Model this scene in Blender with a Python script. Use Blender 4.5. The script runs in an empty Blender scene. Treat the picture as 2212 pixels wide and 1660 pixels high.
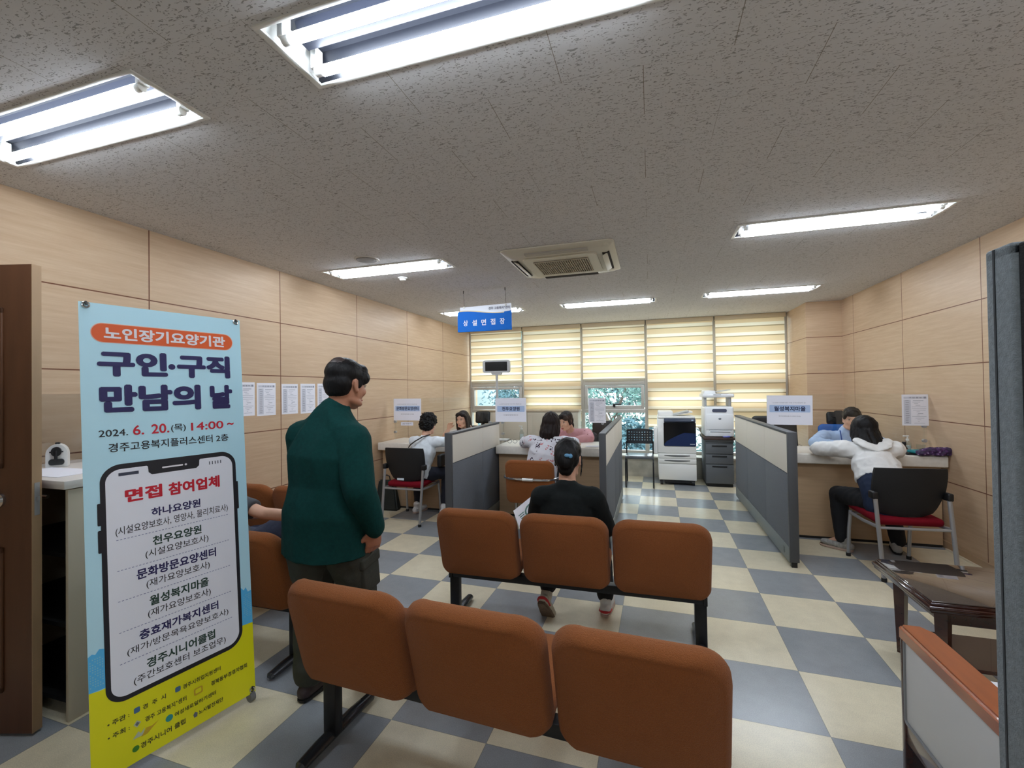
import bpy, bmesh, math, random
from mathutils import Vector, Matrix, noise
from math import sin, cos, pi, radians

sc = bpy.context.scene
COL = sc.collection
# ------------------------------------------------------------------ camera
H = 1.55
YAW, PITCH, ROLL, FPX = 0.30084, 0.01179, -0.0145, 960.0
cam_d = bpy.data.cameras.new('camera')
cam_d.sensor_width = 36.0
cam_d.lens = FPX / 2212.0 * 36.0
cam_d.clip_start = 0.05
cam = bpy.data.objects.new('camera', cam_d)
COL.objects.link(cam)
fw = Vector((-sin(YAW) * cos(PITCH), cos(YAW) * cos(PITCH), sin(PITCH)))
r0 = Vector((cos(YAW), sin(YAW), 0))
u0 = r0.cross(fw)
rr = r0 * cos(ROLL) + u0 * sin(ROLL)
uu = u0 * cos(ROLL) - r0 * sin(ROLL)
Mc = Matrix((rr, uu, -fw)).transposed().to_4x4()
Mc.translation = Vector((0, 0, H))
cam.matrix_world = Mc
sc.camera = cam
# ------------------------------------------------------------------ world, exposure
world = bpy.data.worlds.new('daylight')
sc.world = world
world.use_nodes = True
bg = world.node_tree.nodes['Background']
bg.inputs[0].default_value = (0.90, 0.95, 1.0, 1)
bg.inputs[1].default_value = 2.3
sc.view_settings.view_transform = 'Standard'
sc.view_settings.look = 'None'
sc.view_settings.gamma = 1.0
sc.view_settings.use_curve_mapping = False
sc.view_settings.exposure = 1.6
sc.cycles.use_denoising = True
sc.cycles.max_bounces = 12
sc.cycles.diffuse_bounces = 8
sc.cycles.glossy_bounces = 3
sc.cycles.transparent_max_bounces = 16
sc.cycles.caustics_reflective = False
sc.cycles.caustics_refractive = False
sc.cycles.sample_clamp_indirect = 6.0
TUBE = 17.5           # strength of the fluorescent tubes
XL, XR, CZ = -3.483, 2.625, 2.752      # left wall, right wall, ceiling height

# ------------------------------------------------------------------ helpers
def lin(c):
    return tuple(((v / 255.0) / 12.92 if v <= 10.3 else (((v / 255.0) + 0.055) / 1.055) ** 2.4) for v in c)

def nd(nt, typ, **kw):
    n = nt.nodes.new(typ)
    for k, v in kw.items():
        setattr(n, k, v)
    return n

def mat(name, rgb, rough=0.5, metal=0.0, var=0.0, vscale=8.0, bump=0.0, bscale=200.0, spec=0.5, stretch=(1, 1, 1),
        emit=None, estr=0.0, coat=0.0, sheen=0.0):
    m = bpy.data.materials.new(name)
    m.use_nodes = True
    nt = m.node_tree
    b = nt.nodes['Principled BSDF']
    c = lin(rgb)
    b.inputs['Base Color'].default_value = (*c, 1)
    b.inputs['Roughness'].default_value = rough
    b.inputs['Metallic'].default_value = metal
    b.inputs['Specular IOR Level'].default_value = spec
    if coat: b.inputs['Coat Weight'].default_value = coat
    if sheen:
        b.inputs['Sheen Weight'].default_value = sheen
        b.inputs['Sheen Roughness'].default_value = 0.5
    if emit:
        b.inputs['Emission Color'].default_value = (*lin(emit), 1)
        b.inputs['Emission Strength'].default_value = estr
    if var or bump:
        tc = nd(nt, 'ShaderNodeTexCoord')
        mp = nd(nt, 'ShaderNodeMapping')
        mp.inputs['Scale'].default_value = stretch
        nt.links.new(tc.outputs['Object'], mp.inputs[0])
    if var:
        n = nd(nt, 'ShaderNodeTexNoise')
        n.inputs['Scale'].default_value = vscale
        n.inputs['Detail'].default_value = 5
        nt.links.new(mp.outputs[0], n.inputs['Vector'])
        r = nd(nt, 'ShaderNodeValToRGB')
        r.color_ramp.elements[0].position = 0.3
        r.color_ramp.elements[1].position = 0.7
        r.color_ramp.elements[0].color = (*[v * (1 - var) for v in c], 1)
        r.color_ramp.elements[1].color = (*[min(1, v * (1 + var)) for v in c], 1)
        nt.links.new(n.outputs['Fac'], r.inputs[0])
        nt.links.new(r.outputs[0], b.inputs['Base Color'])
    if bump:
        n2 = nd(nt, 'ShaderNodeTexNoise')
        n2.inputs['Scale'].default_value = bscale
        n2.inputs['Detail'].default_value = 3
        nt.links.new(mp.outputs[0], n2.inputs['Vector'])
        bp = nd(nt, 'ShaderNodeBump')
        bp.inputs['Strength'].default_value = bump
        bp.inputs['Distance'].default_value = 0.004
        nt.links.new(n2.outputs['Fac'], bp.inputs['Height'])
        nt.links.new(bp.outputs[0], b.inputs['Normal'])
    return m

def M_(nt, op, a, b=None, c=None):
    n = nd(nt, 'ShaderNodeMath', operation=op)
    for i, v in enumerate((a, b, c)):
        if v is None: continue
        if isinstance(v, (int, float)): n.inputs[i].default_value = v
        else: nt.links.new(v, n.inputs[i])
    return n.outputs[0]

def mixrgb(nt, fac, a, b):
    n = nd(nt, 'ShaderNodeMix', data_type='RGBA')
    if isinstance(fac, (int, float)): n.inputs[0].default_value = fac
    else: nt.links.new(fac, n.inputs[0])
    for i, v in ((6, a), (7, b)):
        if isinstance(v, tuple): n.inputs[i].default_value = (*v, 1)
        else: nt.links.new(v, n.inputs[i])
    return n.outputs[2]

def frame_from(axis, up=Vector((0, 0, 1))):
    z = Vector(axis).normalized()
    x = up.cross(z)
    if x.length < 1e-4: x = Vector((1, 0, 0)).cross(z)
    if x.length < 1e-4: x = Vector((0, 1, 0))
    x.normalize()
    return x, z.cross(x), z

class MB:
    def __init__(s): s.bm = bmesh.new()
    def add(s, verts, faces):
        vs = [s.bm.verts.new(v) for v in verts]
        for f in faces:
            try: s.bm.faces.new([vs[i] for i in f])
            except ValueError: pass
        return s
    def merge(s, tmp, M=None):
        if M is not None: tmp.transform(M)
        me = bpy.data.meshes.new('tmp')
        tmp.to_mesh(me); tmp.free()
        s.bm.from_mesh(me)
        bpy.data.meshes.remove(me)
        return s
    def box(s, c, size, bev=0.0, seg=2, rot=None):
        t = bmesh.new()
        bmesh.ops.create_cube(t, size=1)
        bmesh.ops.scale(t, vec=size, verts=t.verts)
        if bev > 0:
            bmesh.ops.bevel(t, geom=t.edges[:], offset=min(bev, min(size) * 0.49), segments=seg, affect='EDGES', profile=0.5)
        M = Matrix.Translation(Vector(c))
        if rot is not None: M = M @ rot.to_4x4()
        return s.merge(t, M)
    def b2(s, lo, hi, bev=0.0, seg=2):
        lo, hi = Vector(lo), Vector(hi)
        return s.box((lo + hi) / 2, hi - lo, bev, seg)
    def cyl(s, p0, p1, r, r2=None, n=14):
        return s.rings([(p0, r), (p1, r if r2 is None else r2)], n)
    def rings(s, pr, n=14, cap=True):
        # round sections at successive centres, axis from first to last
        P = [Vector(p) for p, _ in pr]
        x, y, z = frame_from(P[-1] - P[0])
        V, F = [], []
        for p, (_, r) in zip(P, pr):
            V += [p + (x * cos(2 * pi * k / n) + y * sin(2 * pi * k / n)) * r for k in range(n)]
        for i in range(len(P) - 1):
            for k in range(n):
                a, b = i * n + k, i * n + (k + 1) % n
                F.append((a, b, b + n, a + n))
        if cap:
            F.append(tuple(reversed(range(n))))
            F.append(tuple((len(P) - 1) * n + k for k in range(n)))
        return s.add(V, F)
    def tube(s, pts, r, n=10, closed=False, flat=None):
        P = [Vector(p) for p in pts]
        V, F = [], []
        m = len(P)
        x = None
        for i in range(m):
            a = P[(i - 1) % m] if (closed or i > 0) else P[i]
            b = P[(i + 1) % m] if (closed or i < m - 1) else P[i]
            t = (b - a).normalized()
            if x is None: x, y, _ = frame_from(t)
            else:
                x = (x - t * x.dot(t)).normalized(); y = t.cross(x)
            ri = r[i] if isinstance(r, (list, tuple)) else r
            ry = ri * (flat or 1)
            V += [P[i] + x * cos(2 * pi * k / n) * ri + y * sin(2 * pi * k / n) * ry for k in range(n)]
        for i in range(m if closed else m - 1):
            j = (i + 1) % m
            for k in range(n):
                F.append((i * n + k, i * n + (k + 1) % n, j * n + (k + 1) % n, j * n + k))
        if not closed:
            F.append(tuple(reversed(range(n)))); F.append(tuple((m - 1) * n + k for k in range(n)))
        return s.add(V, F)
    def ell(s, c, r, rot=None, u=18, v=12):
        t = bmesh.new()
        bmesh.ops.create_uvsphere(t, u_segments=u, v_segments=v, radius=1)
        bmesh.ops.scale(t, vec=r, verts=t.verts)
        M = Matrix.Translation(Vector(c))
        if rot is not None: M = M @ rot.to_4x4()
        return s.merge(t, M)
    def prism(s, poly, d0, d1, M=None):
        # polygon in local xy extruded along local z
        n = len(poly)
        V = [Vector((p[0], p[1], d0)) for p in poly] + [Vector((p[0], p[1], d1)) for p in poly]
        F = [tuple(reversed(range(n))), tuple(range(n, 2 * n))] + [(i, (i + 1) % n, n + (i + 1) % n, n + i) for i in range(n)]
        if M is not None: V = [M @ v for v in V]
        return s.add(V, F)
    def quad(s, a, b, c, d): return s.add([a, b, c, d], [(0, 1, 2, 3)])
    def limb(s, pts, radii, side=(1, 0, 0), n=14, caps=True):
        P = [Vector(p) for p in pts]; side = Vector(side)
        R = [(r, r) if isinstance(r, (int, float)) else r for r in radii]
        T = []
        for i in range(len(P)):
            a = P[max(0, i - 1)]; b = P[min(len(P) - 1, i + 1)]
            T.append((b - a).normalized())
        sec = []
        if caps:
            m0 = min(R[0])
            sec += [(P[0] - T[0] * m0 * 0.9, R[0], 0.42, T[0]), (P[0] - T[0] * m0 * 0.55, R[0], 0.82, T[0])]
        sec += [(P[i], R[i], 1.0, T[i]) for i in range(len(P))]
        if caps:
            m1 = min(R[-1])
            sec += [(P[-1] + T[-1] * m1 * 0.55, R[-1], 0.82, T[-1]), (P[-1] + T[-1] * m1 * 0.9, R[-1], 0.42, T[-1])]
        V, F = [], []
        for p, r, k, t in sec:
            x = side - t * side.dot(t)
            if x.length < 1e-3: x = Vector((0, 1, 0)) - t * t.y
            x.normalize(); y = t.cross(x)
            V += [p + x * cos(2 * pi * i / n) * r[0] * k + y * sin(2 * pi * i / n) * r[1] * k for i in range(n)]
        for i in range(len(sec) - 1):
            for k in range(n):
                F.append((i * n + k, i * n + (k + 1) % n, (i + 1) * n + (k + 1) % n, (i + 1) * n + k))
        F.append(tuple(reversed(range(n)))); F.append(tuple((len(sec) - 1) * n + k for k in range(n)))
        return s.add(V, F)
    def xf(s, M):
        s.bm.transform(M); return s

WM = {}      # world matrices of the things, known before any depsgraph update
def world(o):
    return WM.get(o.name, Matrix.Identity(4))

def finish(name, me, m, parent, smooth, local):
    if parent is not None and not local:
        me.transform(world(parent).inverted())
    if m is not None: me.materials.append(m)
    if smooth is not None:
        me.polygons.foreach_set('use_smooth', [True] * len(me.polygons))
        if smooth < 180: me.set_sharp_from_angle(angle=radians(smooth))
    o = bpy.data.objects.new(name, me)
    COL.objects.link(o)
    if parent is not None:
        o.parent = parent
        WM[o.name] = world(parent)
    return o

def obj(name, mb, m, parent=None, smooth=35, local=False, label=None):
    bmesh.ops.recalc_face_normals(mb.bm, faces=mb.bm.faces[:])
    me = bpy.data.meshes.new(name)
    mb.bm.to_mesh(me); mb.bm.free()
    o = finish(name, me, m, parent, smooth, local)
    if label: o['label'] = label
    return o

def fuse(name, mb, m, parent, voxel=0.008, it=6, wrinkle=0.0, wf=(14, 14, 14), label=None, strand=0.0, sf=(90, 90, 6), cut=None):
    me = bpy.data.meshes.new('tmp')
    bmesh.ops.recalc_face_normals(mb.bm, faces=mb.bm.faces[:])
    mb.bm.to_mesh(me); mb.bm.free()
    t = bpy.data.objects.new('tmp', me)
    COL.objects.link(t)
    r = t.modifiers.new('r', 'REMESH'); r.mode = 'VOXEL'; r.voxel_size = voxel; r.adaptivity = 0
    if it:
        q = t.modifiers.new('s', 'SMOOTH'); q.factor = 0.5; q.iterations = it
    dg = bpy.context.evaluated_depsgraph_get()
    me2 = bpy.data.meshes.new_from_object(t.evaluated_get(dg))
    bpy.data.objects.remove(t); bpy.data.meshes.remove(me)
    if wrinkle or strand:
        N = [v.normal.copy() for v in me2.vertices]
        for v, nn in zip(me2.vertices, N):
            d = 0.0
            if wrinkle:
                p = Vector((v.co.x * wf[0], v.co.y * wf[1], v.co.z * wf[2]))
                d += wrinkle * (1 - 2 * abs(noise.noise(p))) 
            if strand:
                p = Vector((v.co.x * sf[0], v.co.y * sf[1], v.co.z * sf[2]))
                d += strand * noise.noise(p)
            v.co += nn * d
    if cut:
        b_ = bmesh.new(); b_.from_mesh(me2)
        bmesh.ops.bisect_plane(b_, geom=b_.verts[:] + b_.edges[:] + b_.faces[:], plane_co=cut[0], plane_no=cut[1], clear_inner=True)
        ed = [e for e in b_.edges if e.is_boundary]
        if ed: bmesh.ops.holes_fill(b_, edges=ed, sides=0)
        b_.to_mesh(me2); b_.free()
    me2.materials.clear()
    o = finish(name, me2, m, parent, 180, False)
    if label: o['label'] = label
    return o

def thing(name, label, cat, loc=(0, 0, 0), rotz=0.0, group=None):
    o = bpy.data.objects.new(name, None)
    COL.objects.link(o)
    o.empty_display_size = 0.1
    o.location = loc; o.rotation_euler = (0, 0, rotz)
    WM[o.name] = Matrix.Translation(Vector(loc)) @ Matrix.Rotation(rotz, 4, 'Z')
    tag(o, label, cat, group)
    return o

def tag(o, label, cat, group=None):
    o['label'] = label; o['category'] = cat
    if group: o['group'] = group
    return o

def struct(name, mb, m, parent=None, smooth=35):
    o = obj(name, mb, m, parent, smooth)
    if parent is None: o['kind'] = 'structure'
    return o

def sthing(name, loc=(0, 0, 0)):
    o = bpy.data.objects.new(name, None); COL.objects.link(o); o.location = loc; o['kind'] = 'structure'
    WM[o.name] = Matrix.Translation(Vector(loc))
    return o

def dup(root, loc, rotz, label=None, group=None):
    r = root.copy(); COL.objects.link(r); r.location = loc; r.rotation_euler = (0, 0, rotz)
    WM[r.name] = Matrix.Translation(Vector(loc)) @ Matrix.Rotation(rotz, 4, 'Z')
    if label: r['label'] = label
    if group: r['group'] = group
    for ch in list(root.children):
        c = ch.copy(); COL.objects.link(c); c.parent = r
        for g in list(ch.children):
            d = g.copy(); COL.objects.link(d); d.parent = c
    return r

# ------------------------------------------------------------------ lettering
def glyphs(txt, bold=0.0, spacing=1.0):
    cu = bpy.data.curves.new('t', 'FONT')
    cu.body = txt; cu.size = 1.0; cu.align_x = 'CENTER'; cu.space_character = spacing
    cu.resolution_u = 4
    o = bpy.data.objects.new('t', cu); COL.objects.link(o)
    dg = bpy.context.evaluated_depsgraph_get()
    me = bpy.data.meshes.new_from_object(o.evaluated_get(dg))
    bpy.data.objects.remove(o)
    V = [v.co.copy() for v in me.vertices]; F = [tuple(p.vertices) for p in me.polygons]
    bpy.data.meshes.remove(me); bpy.data.curves.remove(cu)
    if not V: V = [Vector((0, 0, 0)), Vector((1, 0, 0)), Vector((0, 1, 0))]; F = [(0, 1, 2)]
    if bold > 0:
        VV, FF = [], []
        k = 10
        for i in range(k):
            dx, dy = bold * cos(2 * pi * i / k), bold * sin(2 * pi * i / k)
            o_ = len(VV)
            VV += [v + Vector((dx, dy, 0.0012 * i)) for v in V]
            FF += [tuple(q + o_ for q in f) for f in F]
        V, F = VV, FF
    return V, F

def letter(name, txt, box, P, m, parent, bold=0.0, keep=False, spacing=1.0, lift=0.0012):
    # box = (u0, u1, v0, v1) in plane P = (origin, U, V, N); v runs downwards
    V, F = glyphs(txt, bold, spacing)
    x0 = min(v.x for v in V); x1 = max(v.x for v in V); y0 = min(v.y for v in V); y1 = max(v.y for v in V)
    O, U, W, N = P
    su = (box[1] - box[0]) / (x1 - x0); sv = (box[3] - box[2]) / (y1 - y0)
    if keep: sv = su = min(su, sv)
    uc = (box[0] + box[1]) / 2; vc = (box[2] + box[3]) / 2
    pts = [O + U * (uc + (v.x - (x0 + x1) / 2) * su) + W * (vc - (v.y - (y0 + y1) / 2) * sv) + N * (lift + v.z * min(su, sv)) for v in V]
    mb = MB().add(pts, F)
    me = bpy.data.meshes.new(name)
    for f in mb.bm.faces:
        f.normal_update()
        if f.normal.dot(N) < 0: f.normal_flip()
    mb.bm.to_mesh(me); mb.bm.free()
    return finish(name, me, m, parent, None, False)

def flat(name, polys, P, m, parent, lift=0.0008, thick=0.0):
    O, U, W, N = P
    mb = MB()
    for poly in polys:
        mb.add([O + U * a + W * b + N * lift for a, b in poly], [tuple(range(len(poly)))])
    for f in mb.bm.faces:
        f.normal_update()
        if f.normal.dot(N) < 0: f.normal_flip()
    me = bpy.data.meshes.new(name)
    mb.bm.to_mesh(me); mb.bm.free()
    return finish(name, me, m, parent, None, False)

def rect(u0, u1, v0, v1): return [(u0, v0), (u1, v0), (u1, v1), (u0, v1)]
def rrect(u0, u1, v0, v1, r, k=8):
    p = []
    for cx, cy, a0 in ((u1 - r, v0 + r, -90), (u1 - r, v1 - r, 0), (u0 + r, v1 - r, 90), (u0 + r, v0 + r, 180)):
        p += [(cx + r * cos(radians(a0 + 90 * i / k)), cy + r * sin(radians(a0 + 90 * i / k))) for i in range(k + 1)]
    return p
# ------------------------------------------------------------------ surfaces of the room
def wall_mat(name, axis, y0, zs=(2.238, 1.714, 1.188, 0.632)):
    m = bpy.data.materials.new(name); m.use_nodes = True
    nt = m.node_tree; b = nt.nodes['Principled BSDF']
    tc = nd(nt, 'ShaderNodeTexCoord'); sp = nd(nt, 'ShaderNodeSeparateXYZ')
    nt.links.new(tc.outputs['Object'], sp.inputs[0])
    h = sp.outputs[axis]
    t = M_(nt, 'DIVIDE', M_(nt, 'SUBTRACT', h, y0), 1.205)
    fr = M_(nt, 'FRACT', M_(nt, 'ADD', t, 0.5))
    dv = M_(nt, 'MULTIPLY', M_(nt, 'ABSOLUTE', M_(nt, 'SUBTRACT', fr, 0.5)), 1.205)
    d = dv
    for z in zs:
        d = M_(nt, 'MINIMUM', d, M_(nt, 'ABSOLUTE', M_(nt, 'SUBTRACT', sp.outputs['Z'], z)))
    line = M_(nt, 'LESS_THAN', d, 0.0042)
    mp = nd(nt, 'ShaderNodeMapping'); nt.links.new(tc.outputs['Object'], mp.inputs[0])
    mp.inputs['Scale'].default_value = (1.1, 1.1, 16)
    n = nd(nt, 'ShaderNodeTexNoise'); n.inputs['Scale'].default_value = 2.5; n.inputs['Detail'].default_value = 6; n.inputs['Roughness'].default_value = 0.65
    nt.links.new(mp.outputs[0], n.inputs['Vector'])
    r = nd(nt, 'ShaderNodeValToRGB'); nt.links.new(n.outputs['Fac'], r.inputs[0])
    e = r.color_ramp.elements
    e[0].position = 0.25; e[0].color = (*lin((192, 162, 132)), 1)
    e[1].position = 0.72; e[1].color = (*lin((208, 182, 153)), 1)
    x = e.new(0.5); x.color = (*lin((200, 172, 142)), 1)
    # each panel a slightly different tone
    wn = nd(nt, 'ShaderNodeTexWhiteNoise', noise_dimensions='2D')
    cb = nd(nt, 'ShaderNodeCombineXYZ')
    nt.links.new(M_(nt, 'FLOOR', t), cb.inputs[0])
    nt.links.new(M_(nt, 'FLOOR', M_(nt, 'DIVIDE', M_(nt, 'SUBTRACT', sp.outputs['Z'], 0.1), 0.5265)), cb.inputs[1])
    nt.links.new(cb.outputs[0], wn.inputs['Vector'])
    hs = nd(nt, 'ShaderNodeHueSaturation')
    nt.links.new(M_(nt, 'MULTIPLY_ADD', wn.outputs['Value'], 0.06, 0.97), hs.inputs['Value'])
    nt.links.new(r.outputs[0], hs.inputs['Color'])
    col = mixrgb(nt, line, hs.outputs[0], lin((112, 70, 48)))
    nt.links.new(col, b.inputs['Base Color'])
    b.inputs['Roughness'].default_value = 0.5
    b.inputs['Specular IOR Level'].default_value = 0.35
    return m

def floor_mat():
    m = bpy.data.materials.new('checker_vinyl_tile'); m.use_nodes = True
    nt = m.node_tree; b = nt.nodes['Principled BSDF']
    tc = nd(nt, 'ShaderNodeTexCoord')
    mp = nd(nt, 'ShaderNodeMapping', vector_type='TEXTURE')
    mp.inputs['Location'].default_value = (0.756, 3.729, 0)
    mp.inputs['Rotation'].default_value = (0, 0, -0.016)
    mp.inputs['Scale'].default_value = (0.4792, 0.4792, 1)
    nt.links.new(tc.outputs['Object'], mp.inputs[0])
    sp = nd(nt, 'ShaderNodeSeparateXYZ'); nt.links.new(mp.outputs[0], sp.inputs[0])
    fx, fy = M_(nt, 'FLOOR', sp.outputs['X']), M_(nt, 'FLOOR', sp.outputs['Y'])
    par = M_(nt, 'FLOORED_MODULO', M_(nt, 'ADD', fx, fy), 2)
    wn = nd(nt, 'ShaderNodeTexWhiteNoise', noise_dimensions='2D')
    cb = nd(nt, 'ShaderNodeCombineXYZ'); nt.links.new(fx, cb.inputs[0]); nt.links.new(fy, cb.inputs[1]); nt.links.new(cb.outputs[0], wn.inputs['Vector'])
    n = nd(nt, 'ShaderNodeTexNoise'); n.inputs['Scale'].default_value = 9; n.inputs['Detail'].default_value = 8; n.inputs['Roughness'].default_value = 0.7
    nt.links.new(tc.outputs['Object'], n.inputs['Vector'])
    n2 = nd(nt, 'ShaderNodeTexNoise'); n2.inputs['Scale'].default_value = 260; n2.inputs['Detail'].default_value = 2
    nt.links.new(tc.outputs['Object'], n2.inputs['Vector'])
    v = M_(nt, 'ADD', M_(nt, 'MULTIPLY_ADD', n.outputs['Fac'], 0.30, 0.70), M_(nt, 'MULTIPLY', M_(nt, 'SUBTRACT', n2.outputs['Fac'], 0.5), 0.5))
    v = M_(nt, 'ADD', v, M_(nt, 'MULTIPLY', wn.outputs['Value'], 0.07))
    base = mixrgb(nt, par, lin((160, 165, 170)), lin((240, 230, 202)))
    hs = nd(nt, 'ShaderNodeHueSaturation'); nt.links.new(v, hs.inputs['Value']); nt.links.new(base, hs.inputs['Color'])
    ex = M_(nt, 'ABSOLUTE', M_(nt, 'SUBTRACT', M_(nt, 'FRACT', M_(nt, 'ADD', sp.outputs['X'], 0.5)), 0.5))
    ey = M_(nt, 'ABSOLUTE', M_(nt, 'SUBTRACT', M_(nt, 'FRACT', M_(nt, 'ADD', sp.outputs['Y'], 0.5)), 0.5))
    ln = M_(nt, 'LESS_THAN', M_(nt, 'MINIMUM', ex, ey), 0.0035)
    col = mixrgb(nt, M_(nt, 'MULTIPLY', ln, 0.5), hs.outputs[0], lin((88, 86, 82)))
    nt.links.new(col, b.inputs['Base Color'])
    rg = M_(nt, 'MULTIPLY_ADD', n.outputs['Fac'], 0.10, 0.18)
    nt.links.new(rg, b.inputs['Roughness'])
    b.inputs['Specular IOR Level'].default_value = 0.4
    return m

def ceil_mat():
    m = bpy.data.materials.new('fissured_ceiling_board'); m.use_nodes = True
    nt = m.node_tree; b = nt.nodes['Principled BSDF']
    tc = nd(nt, 'ShaderNodeTexCoord'); sp = nd(nt, 'ShaderNodeSeparateXYZ'); nt.links.new(tc.outputs['Object'], sp.inputs[0])
    row = M_(nt, 'DIVIDE', M_(nt, 'SUBTRACT', sp.outputs['Y'], 1.72), 0.31)
    ri = M_(nt, 'FLOOR', row)
    off = M_(nt, 'MULTIPLY', M_(nt, 'FLOORED_MODULO', ri, 2), 0.5)
    cx = M_(nt, 'ADD', M_(nt, 'DIVIDE', M_(nt, 'SUBTRACT', sp.outputs['X'], -0.003), 0.617), off)
    dx = M_(nt, 'MULTIPLY', M_(nt, 'ABSOLUTE', M_(nt, 'SUBTRACT', M_(nt, 'FRACT', M_(nt, 'ADD', cx, 0.5)), 0.5)), 0.617)
    dy = M_(nt, 'MULTIPLY', M_(nt, 'ABSOLUTE', M_(nt, 'SUBTRACT', M_(nt, 'FRACT', M_(nt, 'ADD', row, 0.5)), 0.5)), 0.31)
    wn = nd(nt, 'ShaderNodeTexWhiteNoise', noise_dimensions='2D')
    cb = nd(nt, 'ShaderNodeCombineXYZ'); nt.links.new(M_(nt, 'FLOOR', cx), cb.inputs[0]); nt.links.new(ri, cb.inputs[1]); nt.links.new(cb.outputs[0], wn.inputs['Vector'])
    seam = M_(nt, 'MULTIPLY', M_(nt, 'LESS_THAN', dx, 0.0012), M_(nt, 'GREATER_THAN', wn.outputs['Value'], 0.25))
    seam2 = M_(nt, 'MULTIPLY', M_(nt, 'LESS_THAN', dy, 0.0010), 0.35)
    # fissures: short worms running mostly along X, with pinholes between
    mp = nd(nt, 'ShaderNodeMapping'); mp.inputs['Scale'].default_value = (44, 120, 1); nt.links.new(tc.outputs['Object'], mp.inputs[0])
    n = nd(nt, 'ShaderNodeTexNoise'); n.inputs['Scale'].default_value = 1; n.inputs['Detail'].default_value = 1.5; n.inputs['Distortion'].default_value = 1.2
    nt.links.new(mp.outputs[0], n.inputs['Vector'])
    worm = M_(nt, 'MULTIPLY', M_(nt, 'GREATER_THAN', n.outputs['Fac'], 0.625), 1.0)
    v = nd(nt, 'ShaderNodeTexVoronoi'); v.inputs['Scale'].default_value = 70; nt.links.new(tc.outputs['Object'], v.inputs['Vector'])
    wn2 = nd(nt, 'ShaderNodeSeparateColor'); nt.links.new(v.outputs['Color'], wn2.inputs[0])
    pin = M_(nt, 'MULTIPLY', M_(nt, 'LESS_THAN', v.outputs['Distance'], 0.2), M_(nt, 'GREATER_THAN', wn2.outputs[0], 0.42))
    n3 = nd(nt, 'ShaderNodeTexNoise'); n3.inputs['Scale'].default_value = 1.2; nt.links.new(tc.outputs['Object'], n3.inputs['Vector'])
    mask = M_(nt, 'MAXIMUM', worm, pin)
    col = mixrgb(nt, M_(nt, 'MULTIPLY', mask, 0.58), lin((216, 216, 218)), lin((92, 89, 86)))
    col = mixrgb(nt, M_(nt, 'MAXIMUM', seam, seam2), col, lin((140, 134, 124)))
    nt.links.new(col, b.inputs['Base Color'])
    b.inputs['Roughness'].default_value = 0.9; b.inputs['Specular IOR Level'].default_value = 0.1
    bp = nd(nt, 'ShaderNodeBump'); bp.inputs['Strength'].default_value = 0.5; bp.inputs['Distance'].default_value = 0.003; bp.invert = True
    nt.links.new(mask, bp.inputs['Height']); nt.links.new(bp.outputs[0], b.inputs['Normal'])
    return m

def glass_mat(name, tint=(1, 1, 1), gloss=0.07, rough=0.02):
    m = bpy.data.materials.new(name); m.use_nodes = True
    nt = m.node_tree; nt.nodes.remove(nt.nodes['Principled BSDF'])
    out = nt.nodes['Material Output']
    t = nd(nt, 'ShaderNodeBsdfTransparent'); t.inputs[0].default_value = (*tint, 1)
    g = nd(nt, 'ShaderNodeBsdfGlossy'); g.inputs['Roughness'].default_value = rough
    mx = nd(nt, 'ShaderNodeMixShader'); mx.inputs[0].default_value = gloss
    nt.links.new(t.outputs[0], mx.inputs[1]); nt.links.new(g.outputs[0], mx.inputs[2]); nt.links.new(mx.outputs[0], out.inputs[0])
    return m

def blind_mat(name, period, z0, lo, hi):
    # day-and-night fabric: sheer bands and woven bands alternate
    m = bpy.data.materials.new(name); m.use_nodes = True
    nt = m.node_tree; nt.nodes.remove(nt.nodes['Principled BSDF']); out = nt.nodes['Material Output']
    tc = nd(nt, 'ShaderNodeTexCoord'); sp = nd(nt, 'ShaderNodeSeparateXYZ'); nt.links.new(tc.outputs['Object'], sp.inputs[0])
    f = M_(nt, 'FRACT', M_(nt, 'DIVIDE', M_(nt, 'SUBTRACT', sp.outputs['Z'], z0), period))
    sheer = M_(nt, 'LESS_THAN', f, 0.33)
    edge = M_(nt, 'GREATER_THAN', f, 0.90)
    ctr = mixrgb(nt, sheer, lin(lo), lin(hi))
    ctr = mixrgb(nt, M_(nt, 'MULTIPLY', edge, 0.6), ctr, lin((120, 105, 70)))
    d = nd(nt, 'ShaderNodeBsdfDiffuse'); t = nd(nt, 'ShaderNodeBsdfTranslucent')
    nt.links.new(ctr, d.inputs[0]); nt.links.new(ctr, t.inputs[0])
    mx = nd(nt, 'ShaderNodeMixShader'); nt.links.new(M_(nt, 'MULTIPLY_ADD', sheer, 0.12, 0.42), mx.inputs[0])
    nt.links.new(d.outputs[0], mx.inputs[1]); nt.links.new(t.outputs[0], mx.inputs[2]); nt.links.new(mx.outputs[0], out.inputs[0])
    return m

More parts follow.
